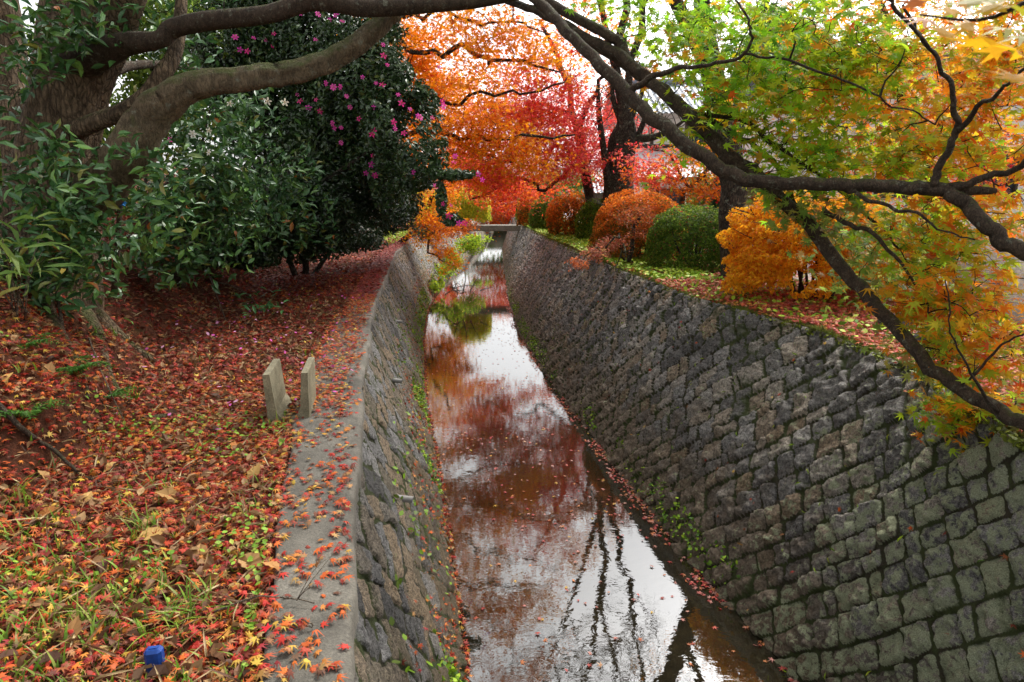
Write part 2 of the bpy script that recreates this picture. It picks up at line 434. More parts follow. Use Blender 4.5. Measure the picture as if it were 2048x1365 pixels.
M['tarp'] = plain('blue_tarp', (.02, .25, .7), .4, .4, .3, 14)
M['pvc'] = plain('grey_pipe', (.2, .19, .175), .55, .4, .2, 30)
M['hole'] = plain('pipe_inside', (.015, .014, .012), .9, .1)
M['pot'] = plain('pale_clay', (.62, .5, .38), .7, .3, .15)
M['stamen'] = plain('yellow_stamen', (.75, .5, .06), .7, .2)

def water_mat():
    m, n, p, o = mat('canal_water')
    co = objco(n)
    a = noise(n, 1.3, 6, .6, co, .3); b = noise(n, 9, 5, .7, co)
    c = ramp(n, math_(n, 'ADD', math_(n, 'MULTIPLY', a.outputs[0], .6), math_(n, 'MULTIPLY', b.outputs[0], .4)), [(.35, (.008, .007, .004)), (.5, (.016, .013, .007)), (.66, (.028, .022, .011))]).outputs[0]
    n.links.new(c, p.inputs['Base Color']); p.inputs['Roughness'].default_value = .015
    p.inputs['IOR'].default_value = 2.1
    mp = N_(n, 'ShaderNodeMapping'); mp.inputs['Scale'].default_value = (5.0, 8.0, 1); n.links.new(co, mp.inputs['Vector'])
    r1 = noise(n, 1.0, 3, .5, mp.outputs[0], .8)
    mp2 = N_(n, 'ShaderNodeMapping'); mp2.inputs['Scale'].default_value = (17, 30, 1); n.links.new(co, mp2.inputs['Vector'])
    r2 = noise(n, 1.0, 2, .5, mp2.outputs[0], .5)
    bump(n, p, math_(n, 'ADD', r1.outputs[0], math_(n, 'MULTIPLY', r2.outputs[0], .22)), .3, .0024)
    return m
M['water'] = water_mat()

# ------------------------------------------------------------------ canal plan (edges read off the photo on the level they lie)
ZL, ZR = 1.8, 2.1
def edge(px, z, near):
    P = np.array(near + [tuple(onz(x, y, z)[:2]) for x, y in px])
    P = P[np.argsort(P[:, 1])]
    Y = np.arange(.4, 66, .1); X = np.interp(Y, P[:, 1], P[:, 0])
    k = np.exp(-np.linspace(-2, 2, 15) ** 2); k /= k.sum()
    Xp = np.pad(X, 7, mode='reflect', reflect_type='odd')
    return Y, np.convolve(Xp, k, 'valid')
RT = edge([(2048, 880), (1850, 745), (1650, 665), (1400, 600), (1240, 540), (1100, 480), (1046, 452)], ZR, [(2.35, .4), (2.65, 2.0), (.2, 40), (.1, 66)])
RF = edge([(1600, 1365), (1400, 1150), (1230, 930), (1100, 760), (1040, 670), (1018, 600), (1010, 540), (1005, 500)], 0, [(2.35, 1.9), (2.75, .4), (-.5, 55), (-.4, 66)])
LT = edge([(690, 1365), (697, 1000), (714, 870), (722, 740), (735, 670), (745, 610), (790, 505)], ZL + .04, [(-.33, .4), (-4.3, 31), (-3.6, 41), (-3.0, 52), (-2.6, 66)])
LF = edge([(930, 1365), (885, 1000), (850, 800), (845, 680), (855, 620), (880, 570), (905, 540), (950, 500)], 0, [(.1, 1.0), (.2, .4), (-2.0, 55), (-1.8, 66)])
rt = lambda y: np.interp(y, *RT); rf = lambda y: np.interp(y, *RF)
lt = lambda y: np.interp(y, *LT); lf = lambda y: np.interp(y, *LF)

def stretch_y(y0, y1, k, mn):
    ys = [y0]
    while ys[-1] < y1: ys.append(ys[-1] + max(mn, k * ys[-1]))
    return np.array(ys)

def diamond(u, v, size, seed, warp=.07):
    """diagonal (valley-laid) squared stones: returns edge distance (m), id, cell-local coords"""
    u = u + warp * (fbm(u * 2.3, v * 2.3, seed, 3) - .5) * 2; v = v + warp * (fbm(u * 2.3 + 50, v * 2.3, seed + 5, 3) - .5) * 2
    a = (u * 1.2 + v) / 1.56; b = (v * 1.2 - u) / 1.56
    i = np.floor(a / size); ja = (hash2(i, 0 * i, seed + 1) - .5) * .42 * size; jb = (hash2(i + 1, 0 * i, seed + 1) - .5) * .42 * size
    lo = i * size + ja; hi = (i + 1) * size + jb
    i = np.where(a < lo, i - 1, np.where(a > hi, i + 1, i))
    lo = i * size + (hash2(i, 0 * i, seed + 1) - .5) * .42 * size; hi = (i + 1) * size + (hash2(i + 1, 0 * i, seed + 1) - .5) * .42 * size
    bo = b + hash2(i, 3 + 0 * i, seed + 2) * size
    wv = size * 1.02
    j = np.floor(bo / wv)
    jl = lambda q: q * wv + (hash2(i, q, seed + 4) - .5) * .62 * size
    j = np.where(bo < jl(j), j - 1, np.where(bo > jl(j + 1), j + 1, j))
    l2, h2 = jl(j), jl(j + 1)
    da = np.minimum(a - lo, hi - a); db = np.minimum(bo - l2, h2 - bo)
    e = np.minimum(da, db); kk = .028
    e = e - np.maximum(kk - np.abs(da - db), 0) ** 2 / (4 * kk) * 1.0
    return e, hash2(i, j, seed + 9), (a - (lo + hi) / 2), (bo - (l2 + h2) / 2), i, j

def make_wall(T, F, zt, zb, ys, nv, size, seed, relief, joint, sign, pattern='diamond', lich=None, warp=.07, rg=1.0):
    tx, fx = T(ys), F(ys)
    vv = np.linspace(0, 1, nv)
    X = fx[:, None] + (tx - fx)[:, None] * ((vv * (zt + .3) - .3) / zt)[None]; Z = np.broadcast_to((zb + vv * (zt - zb))[None], X.shape).copy(); Y = np.broadcast_to(ys[:, None], X.shape).copy()
    sl = np.sqrt((tx - fx) ** 2 + zt ** 2)
    arc = np.concatenate([[0], np.cumsum(np.hypot(np.diff(ys), np.diff((tx + fx) / 2)))])
    U = np.broadcast_to(arc[:, None], X.shape); Vv = vv[None] * 2.4 + 0 * X
    e, sid, ca, cb, ci, cj = diamond(U, Vv, size, seed, warp)
    mort = sstep(joint * .4, joint * 1.3, e)
    dome = sstep(0, size * .16, e) * relief * (.6 + .8 * hash2(ci, cj, seed + 20))
    tilt = (hash2(ci, cj, seed + 21) - .5) * ca * .22 + (hash2(ci, cj, seed + 22) - .5) * cb * .22
    rough = (np.abs(fbm(U * 7, Vv * 7, seed + 31, 4) - .5) * 2 - .3) * .05 + (fbm(U * 22, Vv * 22, seed + 37, 3) - .5) * .04
    big = (fbm(U * .9, Vv * .9, seed + 41, 3) - .5) * .06
    h = mort * (dome + tilt * rg + rough * rg + (hash2(ci, cj, seed + 23) - .5) * .03 * rg) + (1 - mort) * (fbm(U * 14, Vv * 14, seed + 51, 3) - .5) * .03 + big
    # normal of the battered face, pointing to the canal
    dX = (tx - fx); L = sl
    nx = sign * zt / L; nz_ = np.abs(dX) / L
    X = X + nx[:, None] * h; Z = Z + nz_[:, None] * h
    G = np.stack([X, Y, Z], -1)
    la = lich(Y, Z) if lich is not None else np.zeros_like(X)
    at_ = dict(mort=mort, sid=sid, hv=np.clip(Z / zt, 0, 1), lich=la + (sid - .5) * .2)
    return G, at_

ysr = stretch_y(.9, 64, .0042, .011)
GR, AR = make_wall(rt, rf, ZR, -.3, ysr, 290,   .185, 3, .032, .011, -1, warp=.045, rg=1.35,
                   lich=lambda Y, Z: .36 * sstep(5.8, 3.2, Y) + .1 + 0 * Z)
retR = link('retaining_wall', grid_mesh('retaining_wall', GR, AR), M['wall_r'])
tag(retR, 'dark grey diamond-laid stone retaining wall along the right side of the canal', 'retaining wall')
# ---- left wall: thing with coping slabs
retL = thing('retaining_wall', 'tan and grey rubble stone retaining wall with concrete coping, left of the canal', 'retaining wall', (-1.2, 4, 0))
ysl = stretch_y(.7, 64, .005, .010)
GL, AL = make_wall(lt, lf, ZL, -.3, ysl, 210, .23, 17, .016, .016, 1, warp=.16, rg=.6)
me = grid_mesh('stone_face', GL[::-1] - np.array([-1.2, 4, 0]), {k: v[::-1] for k, v in AL.items()})
link('stone_face', me, M['wall_l'], retL)
def coping(y0, y1, wf, z, n=60):
    ys = np.linspace(y0, y1, n); prof = []
    inner = lt(ys) + .035 + (fbm(ys * 4, ys * 0, 71, 5) - .5) * .06
    wdt = wf(ys)
    cols = [(0, -.16), (.0, -.035), (.012, -.012), (.04, 0), (.3, .004), (.6, .002), (.94, 0), (.985, -.006), (1.0, -.03), (1.0, -.16)]
    G = np.zeros((n, len(cols), 3))
    for k, (f, dz) in enumerate(cols):
        xx = inner - (wdt * f if f > .1 else f * .9)
        G[:, k] = np.stack([xx, ys, z + dz + (fbm(ys * 5, np.full(n, k * .7), 73) - .5) * .008], 1)
    ob = link('coping_slab', grid_mesh('coping_slab', (G - np.array([-1.2, 4, 0]))[::-1]), M['coping'], retL)
    # end faces
    return ob
cop_w = lambda y: np.interp(y, [0, 1.8, 4.0, 4.3, 8.2, 8.35, 31], [.26, .31, .47, .52, .50, .40, .42])
coping(.6, 4.28, cop_w, ZL + .045, 70)
coping(4.284, 8.3, lambda y: cop_w(y) + .0, ZL + .035, 60)
coping(8.304, 30.5, cop_w, ZL + .04, 90)

# ------------------------------------------------------------------ ground, water, path
BASEX = lambda y: np.interp(y, [0, 3.8, 5.9, 9.5, 15.8, 30, 70], [-2.65, -2.7, -3.5, -4.35, -5.4, -8.5, -9])
def zl(x, y):
    b = BASEX(y) + (fbm(np.asarray(y) * .9, np.asarray(y) * 0, 81, 3) - .5) * .5
    s = b - x
    z = ZL + .0 + 1.2 * sstep(-.15, 1.45, s) + np.clip(s - 1.5, 0, 40) * .12
    z = z + .26 * sstep(-.02, .16, s) * sstep(2.9, 3.5, y) * sstep(6.4, 5.2, y) * sstep(1.6, .9, s)
    z = z + (fbm(x * 1.6, y * 1.6, 83, 4) - .5) * .10 * (.35 + sstep(-.5, .5, s)) + (fbm(x * 6, y * 6, 85, 3) - .5) * .05 * sstep(-.2, .6, s)
    return z
ys = stretch_y(.3, 150, .012, .03)
tt = np.concatenate([np.linspace(0, 4.2, 110), 4.2 + 55 * np.linspace(0.01, 1, 40) ** 2])
X = (lt(ys) - .09)[:, None] - tt[None]; Y = ys[:, None] + 0 * X
Zg = zl(X, Y) - .0; Zg[:, :12] = np.minimum(Zg[:, :12], ZL + .03)
o = link('bank_ground', grid_mesh('bank_ground', np.stack([X, Y, Zg], -1)[::-1]), M['soil_l']); tag(o, kind='structure')
PATHX = lambda y: rt(y) + np.interp(y, [0, 3, 5, 7, 10, 20, 70], [2.6, 2.3, 1.7, 1.9, 2.3, 2.6, 3])
zr = lambda x, y: ZR + .03 + (fbm(np.asarray(x) * 1.8, np.asarray(y) * 1.8, 91, 4) - .5) * .10
ys = stretch_y(.3, 90, .012, .03)
ss = np.linspace(0, 1, 60)
X = (rt(ys) - .02)[:, None] + ss[None] * (PATHX(ys) + .25 - rt(ys))[:, None]; Y = ys[:, None] + 0 * X
Zg = zr(X, Y) - .02; Zg[:, -6:] = np.linspace(ZR, ZR - .03, 6)[None]; Zg = np.where(Zg < ZR + .004, ZR + .004, Zg); Zg[:, -2:] = ZR - .03
Zg[:, 0] = ZR - .06; Zg[:, 1] = ZR + .005
o = link('grass_verge', grid_mesh('grass_verge', np.stack([X, Y, Zg], -1)), M['soil_r']); tag(o, kind='structure')
X = np.stack([PATHX(ys) - .1, PATHX(ys) + 1.6, PATHX(ys) + 3.4], 1); Y = ys[:, None] + 0 * X
o = link('path', grid_mesh('path', np.stack([X, Y, np.full_like(X, ZR)], -1)), M['path']); tag(o, kind='structure')
X = np.stack([PATHX(ys) + .5, PATHX(ys) + 60], 1); Y = np.stack([ys * 1.6] * 2, 1)
o = link('ground', grid_mesh('ground', np.stack([X, Y, np.full_like(X, ZR - .03)], -1)), M['earth']); tag(o, kind='structure')
ys = np.linspace(.3, 66, 80)
X = np.stack([lf(ys) - .5, rf(ys) + .5], 1); Y = ys[:, None] + 0 * X
o = link('water', grid_mesh('water', np.stack([X, Y, 0 * X], -1)[::-1]), M['water']); tag(o, kind='structure')
# far earth bank where the canal bends out of sight
mbk = MB(); mbk.box((0, 67.5, .9), (60, 2, 2.4)); o = mbk.build('far_bank', M['earth']); tag(o, kind='structure')
#==OBJECTS==
for o in (retR, retL): o['kind'] = 'thing'
# ------------------------------------------------------------------ weep pipes in the left wall
def surf_at(G, x, y):
    px, py = proj(G); px = np.nan_to_num(px, nan=1e6); k = np.argmin((px - x) ** 2 + (py - y) ** 2)
    return G.reshape(-1, 3)[k]
pipes = [((806, 996), 'nearest grey drain pipe stub low in the left canal wall'),
         ((795, 761), 'second grey drain pipe stub along the left canal wall, past the gutter block'),
         ((800, 643), 'third grey drain pipe stub along the left canal wall'),
         ((817, 592), 'fourth grey drain pipe stub along the left canal wall'),
         ((834, 548), 'farthest grey drain pipe stub in the left canal wall')]
for (x, y), lab in pipes:
    p = surf_at(GL, x - 8, y)
    t = thing('drain_pipe', lab, 'pipe', p, 'drain pipes in the left wall')
    a = p + np.array([-.1, 0, .01]); b = p + np.array([.11, -.01, -.012])
    mb = MB(); ang = np.arange(14) * 2 * math.pi / 14; ax = (b - a) / np.linalg.norm(b - a)
    uu = np.cross(ax, [0, 0, 1]); uu /= np.linalg.norm(uu); ww = np.cross(uu, ax)
    rings = [(a, .027), (b, .027), (b, .021), (b - ax * .12, .021)]
    V = np.vstack([c + r * (np.cos(ang)[:, None] * uu + np.sin(ang)[:, None] * ww) for c, r in rings])
    F = [(i * 14 + k, i * 14 + (k + 1) % 14, (i + 1) * 14 + (k + 1) % 14, (i + 1) * 14 + k) for i in range(3) for k in range(14)]
    mb.add(V, F); mb.add(V[42:56], [tuple(range(14))], 1)
    mb.build('pipe_stub', [M['pvc'], M['hole']], t)

# ------------------------------------------------------------------ concrete U gutter block
g0 = onz(578, 842, ZL + .03); g0[2] -= .02
t = thing('gutter_block', 'weathered concrete U-shaped gutter block standing on the leafy bank', 'gutter block', g0)
W2, H, TH, D = .14, .37, .046, .46
prof = [(-W2, 0), (-W2 + .012, -.035), (W2 - .012, -.035), (W2, 0), (W2 + .012, H), (W2 - TH + .012, H), (W2 - TH - .012, .09), (W2 - TH - .05, .035), (W2 - TH - .09, .02),
        (-W2 + TH + .09, .02), (-W2 + TH + .05, .035), (-W2 + TH + .012, .09), (-W2 + TH - .012, H), (-W2 - .012, H)]
nn = len(prof); V = []
for yy in np.linspace(0, D, 5):
    for (a, b) in prof: V.append((a, yy, b))
V = np.array(V); V += (rng.random(V.shape) - .5) * .003
ca, sa = math.cos(R(11)), math.sin(R(11))
V = np.stack([V[:, 0] * ca - V[:, 1] * sa, V[:, 0] * sa + V[:, 1] * ca, V[:, 2]], 1)
mb = MB(); F = [(i * nn + k, (i + 1) * nn + k, (i + 1) * nn + (k + 1) % nn, i * nn + (k + 1) % nn) for i in range(4) for k in range(nn)]
mb.add(V + g0, [f[::-1] for f in F] + [tuple(range(nn)), tuple(range(5 * nn - 1, 4 * nn - 1, -1))])
mb.build('gutter_shell', M['gutter'], t, smooth=False)

# ------------------------------------------------------------------ blue stake, tarp, stones
p = onz(312, 1335, ZL + .02)
t = thing('marker_stake', 'scuffed bright blue plastic marker stake in the leaves at bottom left', 'stake', p)
mb = MB(); mb.box(p + np.array([0, 0, .02]), (.056, .042, .115), rz=12, bev=.010)
mb.box(p + np.array([0, 0, .0795]), (.026, .014, .003), rz=12, bev=.001)
mb.build('stake_post', M['blue'], t, smooth=False)
p = at(240, 392, 6.0)
t = thing('tarp', 'crumpled bright blue tarp scrap hanging behind the leaning trunk', 'tarp', p)
gu, gv = np.meshgrid(np.linspace(-1, 1, 18), np.linspace(-1, 1, 22), indexing='ij')
Gt = np.stack([gu * .05 + (fbm(gv * 2, gu * 2, 5) - .5) * .08, (fbm(gu * 3, gv * 3, 7) - .5) * .12, gv * .085 + (fbm(gu * 2, gv, 6) - .5) * .06], -1)
link('sheet', grid_mesh('sheet', Gt), M['tarp'], t)
def stone(p, r, mt, name, lab, cat, seed, parent=None, flat=.75, group=None):
    nu, nv = 28, 20
    th, ph = np.meshgrid(np.linspace(0, 2 * math.pi, nu), np.linspace(0, math.pi, nv), indexing='ij')
    d = np.stack([np.cos(th) * np.sin(ph), np.sin(th) * np.sin(ph), np.cos(ph)], -1)
    k = 1 + (fbm(d[..., 0] * 1.5 + 7, d[..., 1] * 1.5 + d[..., 2] * 1.3, seed, 4) - .5) * .5
    k[-1] = k[0]; G = d * k[..., None] * np.array(r)
    o = link(name, grid_mesh(name, G), mt); o.location = tuple(p); tag(o, lab, cat, group); return o
def onr(x, y, dz=0): 
    q = onz(x, y, ZR + .03 + dz); return q
q = onr(1790, 655); stone(q + np.array([0, 0, .06]), (.17, .13, .13), M['rock'], 'rock', 'smooth dark rock lying on the verge beside the sloping maple limb', 'rock', 3)
q = onr(1860, 690); stone(q + np.array([0, 0, .04]), (.15, .12, .11), M['rock'], 'rock', 'small dark rock half hidden behind the low maple limb', 'rock', 5)
q = onr(2040, 640); stone(q + np.array([.12, .3, .34]), (.62, .42, .60), M['boulder'], 'boulder', 'large pale granite boulder at the right edge beside the path', 'boulder', 9)

# ------------------------------------------------------------------ tree helpers
def pts(L):   # (px, py, depth, width_px) -> points, radii
    P = np.array([at(x, y, d) for x, y, d, w_ in L]); r = np.array([w_ * .5 * pxm(d) for x, y, d, w_ in L]); return P, r
def limb(name, L, mt, parent, sides=14, noise_=.12, sub=6, jit=0.0):
    P, r = pts(L); mb = MB(); Q = mb.tube(P, r, sides, sub, noise_, 3.0, jit=jit); mb.build(name, mt, parent); return Q
def sprays(lumps, leaf_rate, flat=.22, size=.055, spread_r=.34, seed=0):
    """lumps: (px,py,d,rx_px,ry_px,depth_r,n_sprays,palette) -> spray centres, leaf points, colours"""
    Cs, Ps, Cl, Ns = [], [], [], []
    for (x, y, d, rx, ry, dr, n, pl) in lumps:
        c = at(x, y, d)
        q = rng.normal(size=(n, 3)); q /= np.linalg.norm(q, axis=1)[:, None]; q *= rng.random((n, 1)) ** .4
        ctr = c + q * np.array([rx * pxm(d), dr, ry * pxm(d)])
        Cs.append(ctr)
        for k in range(n):
            m = max(3, int(leaf_rate * (.6 + .8 * rng.random())))
            rr = spread_r * (.6 + .7 * rng.random())
            a = rng.random(m) * 2 * math.pi; r_ = np.sqrt(rng.random(m)) * rr
            dx, dy = np.cos(a) * r_, np.sin(a) * r_
            til = rng.normal(size=2) * .3
            dz = dx * til[0] + dy * til[1] + rng.normal(size=m) * flat * rr - .25 * r_ ** 2 / rr
            Ps.append(ctr[k] + np.stack([dx, dy, dz], 1)); Cl.append(pal(m, pl))
    return np.vstack(Cs), np.vstack(Ps), np.vstack(Cl)
def twigs(parent, centres, wood, mt, r0=.006, name='twigs', fine=0, fr=.3, cap=1e9):
    """thin twigs growing from the limbs out to each spray, each from the nearest wood or earlier twig"""
    mb = MB(); wood = np.vstack(wood); nw = len(wood)
    d0 = np.array([np.linalg.norm(wood - c, axis=1).min() for c in centres])
    tree = [wood]
    for c in np.asarray(centres)[np.argsort(d0)]:
        T = np.vstack(tree); dd = np.linalg.norm(T - c, axis=1) + .35 * np.maximum(0, T[:, 2] - c[2]); k = np.argmin(dd)
        a = T[k]; L = np.linalg.norm(c - a)
        if L > cap: continue
        main = k < nw; w_ = r0 * (1 + .4 * L) if main else r0 * .62
        p1 = a + (c - a) * .33 + rng.normal(size=3) * .07 * L + np.array([0, 0, .05 * L]); p2 = a + (c - a) * .68 + rng.normal(size=3) * .07 * L
        mb.tube([a, p1, p2, c], [w_, w_ * .8, w_ * .62, w_ * .4], 4, 2)
        tree.append(np.array([p1, p2, c]))
        for _ in range(fine):
            e = c + rng.normal(size=3) * fr * np.array([1, 1, .35])
            s_ = p2 if rng.random() < .5 else c
            mb.tube([s_, (s_ + e) / 2 + rng.normal(size=3) * .03, e], [w_ * .42, w_ * .32, w_ * .18], 3, 2)
    mb.build(name, mt, parent)
def bare(mb, p, d, L, r, lvl, up=.15, split=(2, 3), acc=None):
    n = 4; P = [np.array(p, float)]; d = np.array(d, float); d /= np.linalg.norm(d)
    for k in range(n):
        d = d + rng.normal(size=3) * .16 + np.array([0, 0, up * .25]); d /= np.linalg.norm(d); P.append(P[-1] + d * L / n)
    rr = np.linspace(r, r * .62, n + 1)
    mb.tube(P, rr, 7 if r > .03 else 4, 2)
    if acc is not None: acc += P[1:]
    if lvl <= 0: return
    for _ in range(random.randint(*split)):
        k = random.randint(2, n); e = d + rng.normal(size=3) * .55; 
        bare(mb, P[k], e, L * random.uniform(.6, .85), r * random.uniform(.42, .6), lvl - 1, up, split, acc)

# ------------------------------------------------------------------ palettes
GRN = [(4, (.24, .50, .025)), (3, (.40, .62, .03)), (2, (.62, .68, .04)), (1, (.12, .30, .03)), (.7, (.88, .34, .03))]
GRNL = [(5, (.22, .36, .06)), (3, (.32, .42, .08)), (2, (.5, .45, .1)), (1, (.6, .3, .12))]
YGR = [(4, (.46, .64, .03)), (2, (.90, .66, .03)), (3, (.28, .52, .03)), (1.6, (.92, .38, .03)), (.8, (.75, .10, .02))]
YOR = [(3, (.92, .52, .03)), (5, (.94, .30, .02)), (1.5, (.82, .64, .04)), (1.2, (.86, .12, .02)), (4.5, (.42, .60, .04))]
ORG = [(5, (.88, .30, .012)), (4, (.90, .42, .015)), (2, (.82, .19, .012)), (.6, (.7, .08, .02))]
ORD = [(5, (.62, .15, .012)), (3, (.75, .24, .02)), (2, (.5, .09, .015))]
RED = [(4, (.80, .07, .03)), (3, (.84, .16, .025)), (3, (.88, .28, .02)), (2, (.62, .03, .05))]
REDP = [(4, (.88, .08, .09)), (3, (.88, .16, .15)), (3, (.88, .22, .04)), (2, (.66, .03, .05))]
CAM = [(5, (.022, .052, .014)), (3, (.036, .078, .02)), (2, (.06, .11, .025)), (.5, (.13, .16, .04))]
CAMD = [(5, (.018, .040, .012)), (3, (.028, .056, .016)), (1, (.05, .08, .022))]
LAU = [(5, (.048, .135, .04)), (3, (.08, .19, .045)), (2, (.14, .28, .05)), (.35, (.28, .26, .05)), (.12, (.5, .15, .03))]
BGG = [(4, (.10, .17, .03)), (3, (.17, .25, .04)), (2, (.26, .33, .05)), (1, (.06, .11, .03))]

# ------------------------------------------------------------------ the big old tree on the left bank
b = at(95, 560, 5.9)
t = thing('old_tree', 'massive old evergreen tree with twisting mossy limbs on the left bank', 'tree', b)
wood = []
wood.append(limb('trunk', [(20, 800, 5.6, 330), (45, 680, 5.75, 260), (75, 590, 5.85, 205), (95, 470, 5.9, 165), (105, 380, 6.0, 150), (118, 280, 6.0, 132), (140, 190, 6.0, 125), (172, 120, 6.0, 112), (205, 50, 6.0, 105), (235, -40, 5.9, 95), (250, -160, 5.8, 80)], M['bark_old'], t, 30, .2, 8))
wood.append(limb('trunk', [(28, 600, 6.6, 90), (45, 480, 6.7, 70), (45, 360, 6.8, 60), (30, 220, 6.9, 56), (18, 110, 7.0, 54), (5, 0, 7.0, 50), (-20, -150, 7, 45)], M['bark_old'], t, 18, .16, 6))
wood.append(limb('trunk', [(105, 200, 6.2, 75), (112, 110, 6.3, 66), (120, 30, 6.4, 60), (130, -80, 6.4, 52)], M['bark_old'], t, 18, .16, 6))
wood.append(limb('limb', [(120, 130, 5.9, 70), (180, 115, 5.8, 60), (250, 88, 5.7, 40), (318, 80, 5.6, 30), (345, 58, 5.6, 33), (410, 43, 5.5, 33), (480, 36, 5.5, 32), (545, 27, 5.5, 31), (618, 3, 5.5, 33), (672, 6, 5.5, 33), (735, 14, 5.6, 33), (850, 9, 5.7, 28), (960, 0, 5.8, 25), (1080, -22, 6.0, 20)], M['bark_maple'], t, 16, .12, 6))
wood.append(limb('limb', [(100, 480, 5.6, 67), (150, 425, 5.5, 74), (205, 370, 5.45, 77), (262, 302, 5.4, 77), (310, 225, 5.4, 67), (370, 182, 5.45, 54), (450, 163, 5.5, 46), (540, 152, 5.6, 42), (625, 132, 5.7, 40), (705, 92, 5.8, 37), (770, 42, 5.9, 30), (810, -10, 6.0, 25), (830, -90, 6.1, 20)], M['bark_mossy'], t, 20, .26, 8, .06))
wood.append(limb('limb', [(150, 262, 5.8, 34), (200, 242, 5.75, 31), (245, 224, 5.7, 29), (290, 193, 5.75, 28), (322, 152, 5.8, 30), (350, 105, 5.9, 26), (362, 20, 6.0, 20), (365, -60, 6.1, 14)], M['bark_old'], t, 12, .14, 5))
wood.append(limb('limb', [(205, 150, 6.3, 24), (260, 132, 6.8, 18), (330, 130, 7.3, 13), (420, 145, 7.8, 9)], M['bark_maple'], t, 8, .1, 5))
for k, L in enumerate([[(150, 560, 5.6, 60), (180, 610, 5.3, 40), (200, 660, 5.0, 26), (230, 700, 4.8, 14)], [(60, 600, 5.5, 80), (95, 660, 5.1, 46), (130, 720, 4.75, 30), (165, 790, 4.3, 22), (182, 850, 4.05, 14)],
             [(20, 600, 5.4, 70), (15, 680, 5.0, 40), (60, 740, 4.6, 26), (105, 770, 4.4, 16)], [(170, 540, 6.0, 50), (240, 580, 6.0, 28), (300, 600, 6.0, 14)]]):
    L2 = []
    for (x, y, d, w_) in L:
        q = at(x, y, d); gz = float(zl(np.array([q[0]]), np.array([q[1]]))[0]); L2.append((q[0], q[1], gz - w_ * .27 * pxm(d), w_ * .42 * pxm(d)))
    L2 = np.array(L2); mb = MB(); mb.tube(L2[:, :3], L2[:, 3], 10, 5, .2); mb.build('root', M['bark_old'], t)
# foliage of the old tree: leafy sprays in front of the trunk and overhead
LL = [(60, 300, 5.2, 70, 90, .5, 8, LAU), (40, 430, 5.0, 60, 90, .4, 9, LAU), (120, 370, 5.1, 70, 60, .3, 8, LAU), (140, 320, 5.1, 60, 50, .3, 4, LAU), (200, 430, 5.0, 70, 60, .3, 10, LAU),
      (300, 350, 5.3, 60, 60, .4, 8, LAU), (110, 440, 4.9, 70, 50, .3, 6, LAU), (50, 60, 5.2, 60, 60, .4, 14, LAU), (150, 30, 5.3, 70, 40, .4, 10, LAU), (270, 40, 6, 60, 40, .5, 8, LAU), (20, 170, 5.6, 40, 80, .4, 5, LAU),
      (330, 440, 5.4, 70, 60, .5, 10, LAU), (230, 500, 5.4, 80, 40, .4, 10, LAU), (370, 130, 6.3, 40, 60, .4, 8, LAU), (-40, 300, 5.5, 60, 200, .8, 12, LAU), (100, -60, 5.6, 160, 60, .8, 14, LAU), (400, -80, 5.8, 200, 50, .8, 10, LAU), (800, -120, 6, 250, 60, 1, 8, LAU)]
LL += [(60, 540, 5.0, 60, 40, .3, 9, LAU), (130, 520, 5.1, 60, 40, .3, 8, LAU), (20, 600, 4.9, 50, 50, .3, 7, LAU), (180, 560, 5.3, 50, 30, .3, 6, LAU)]
cs, ps, cl = sprays(LL, 15, .45, spread_r=.22)
leaves('crown', ps, (0, -.15, .8), .115, LANCE if False else t_oval(.36, .06, .16), cl, M['gloss'], t, .55)
twigs(t, cs, wood, M['twig'], .005, fine=2, fr=.16)

# ------------------------------------------------------------------ camellia with pink flowers, sasanqua with white ones
def tree_trunks(parent, stems, mt, name='trunk', sides=8):
    W = []
    for L in stems:
        P, r = pts(L); mb = MB(); W.append(mb.tube(P, r, sides, 4, .1)); mb.build(name, mt, parent)
    return W
cb = np.array([-5.3, 12.3, 2.6]); cb[2] = float(zl(cb[0:1], cb[1:2])[0])
t = thing('camellia_tree', 'dark green camellia tree covered in pink blossoms leaning over the canal', 'tree', cb)
bx, by = proj(cb)
W = tree_trunks(t, [[(bx, by + 10, 12.3, 22), (bx + 20, by - 110, 11.4, 18), (620, 300, 10.5, 14), (640, 180, 10.5, 10), (660, 60, 10.5, 6)],
                    [(bx, by, 12.3, 18), (bx + 60, by - 90, 11, 14), (700, 330, 10.0, 10), (790, 290, 9.5, 7), (890, 345, 8.9, 4)],
                    [(bx, by, 12.4, 16), (bx - 10, by - 130, 11.6, 13), (540, 200, 11.2, 9), (500, 80, 11.4, 5)]], M['bark_dark'])
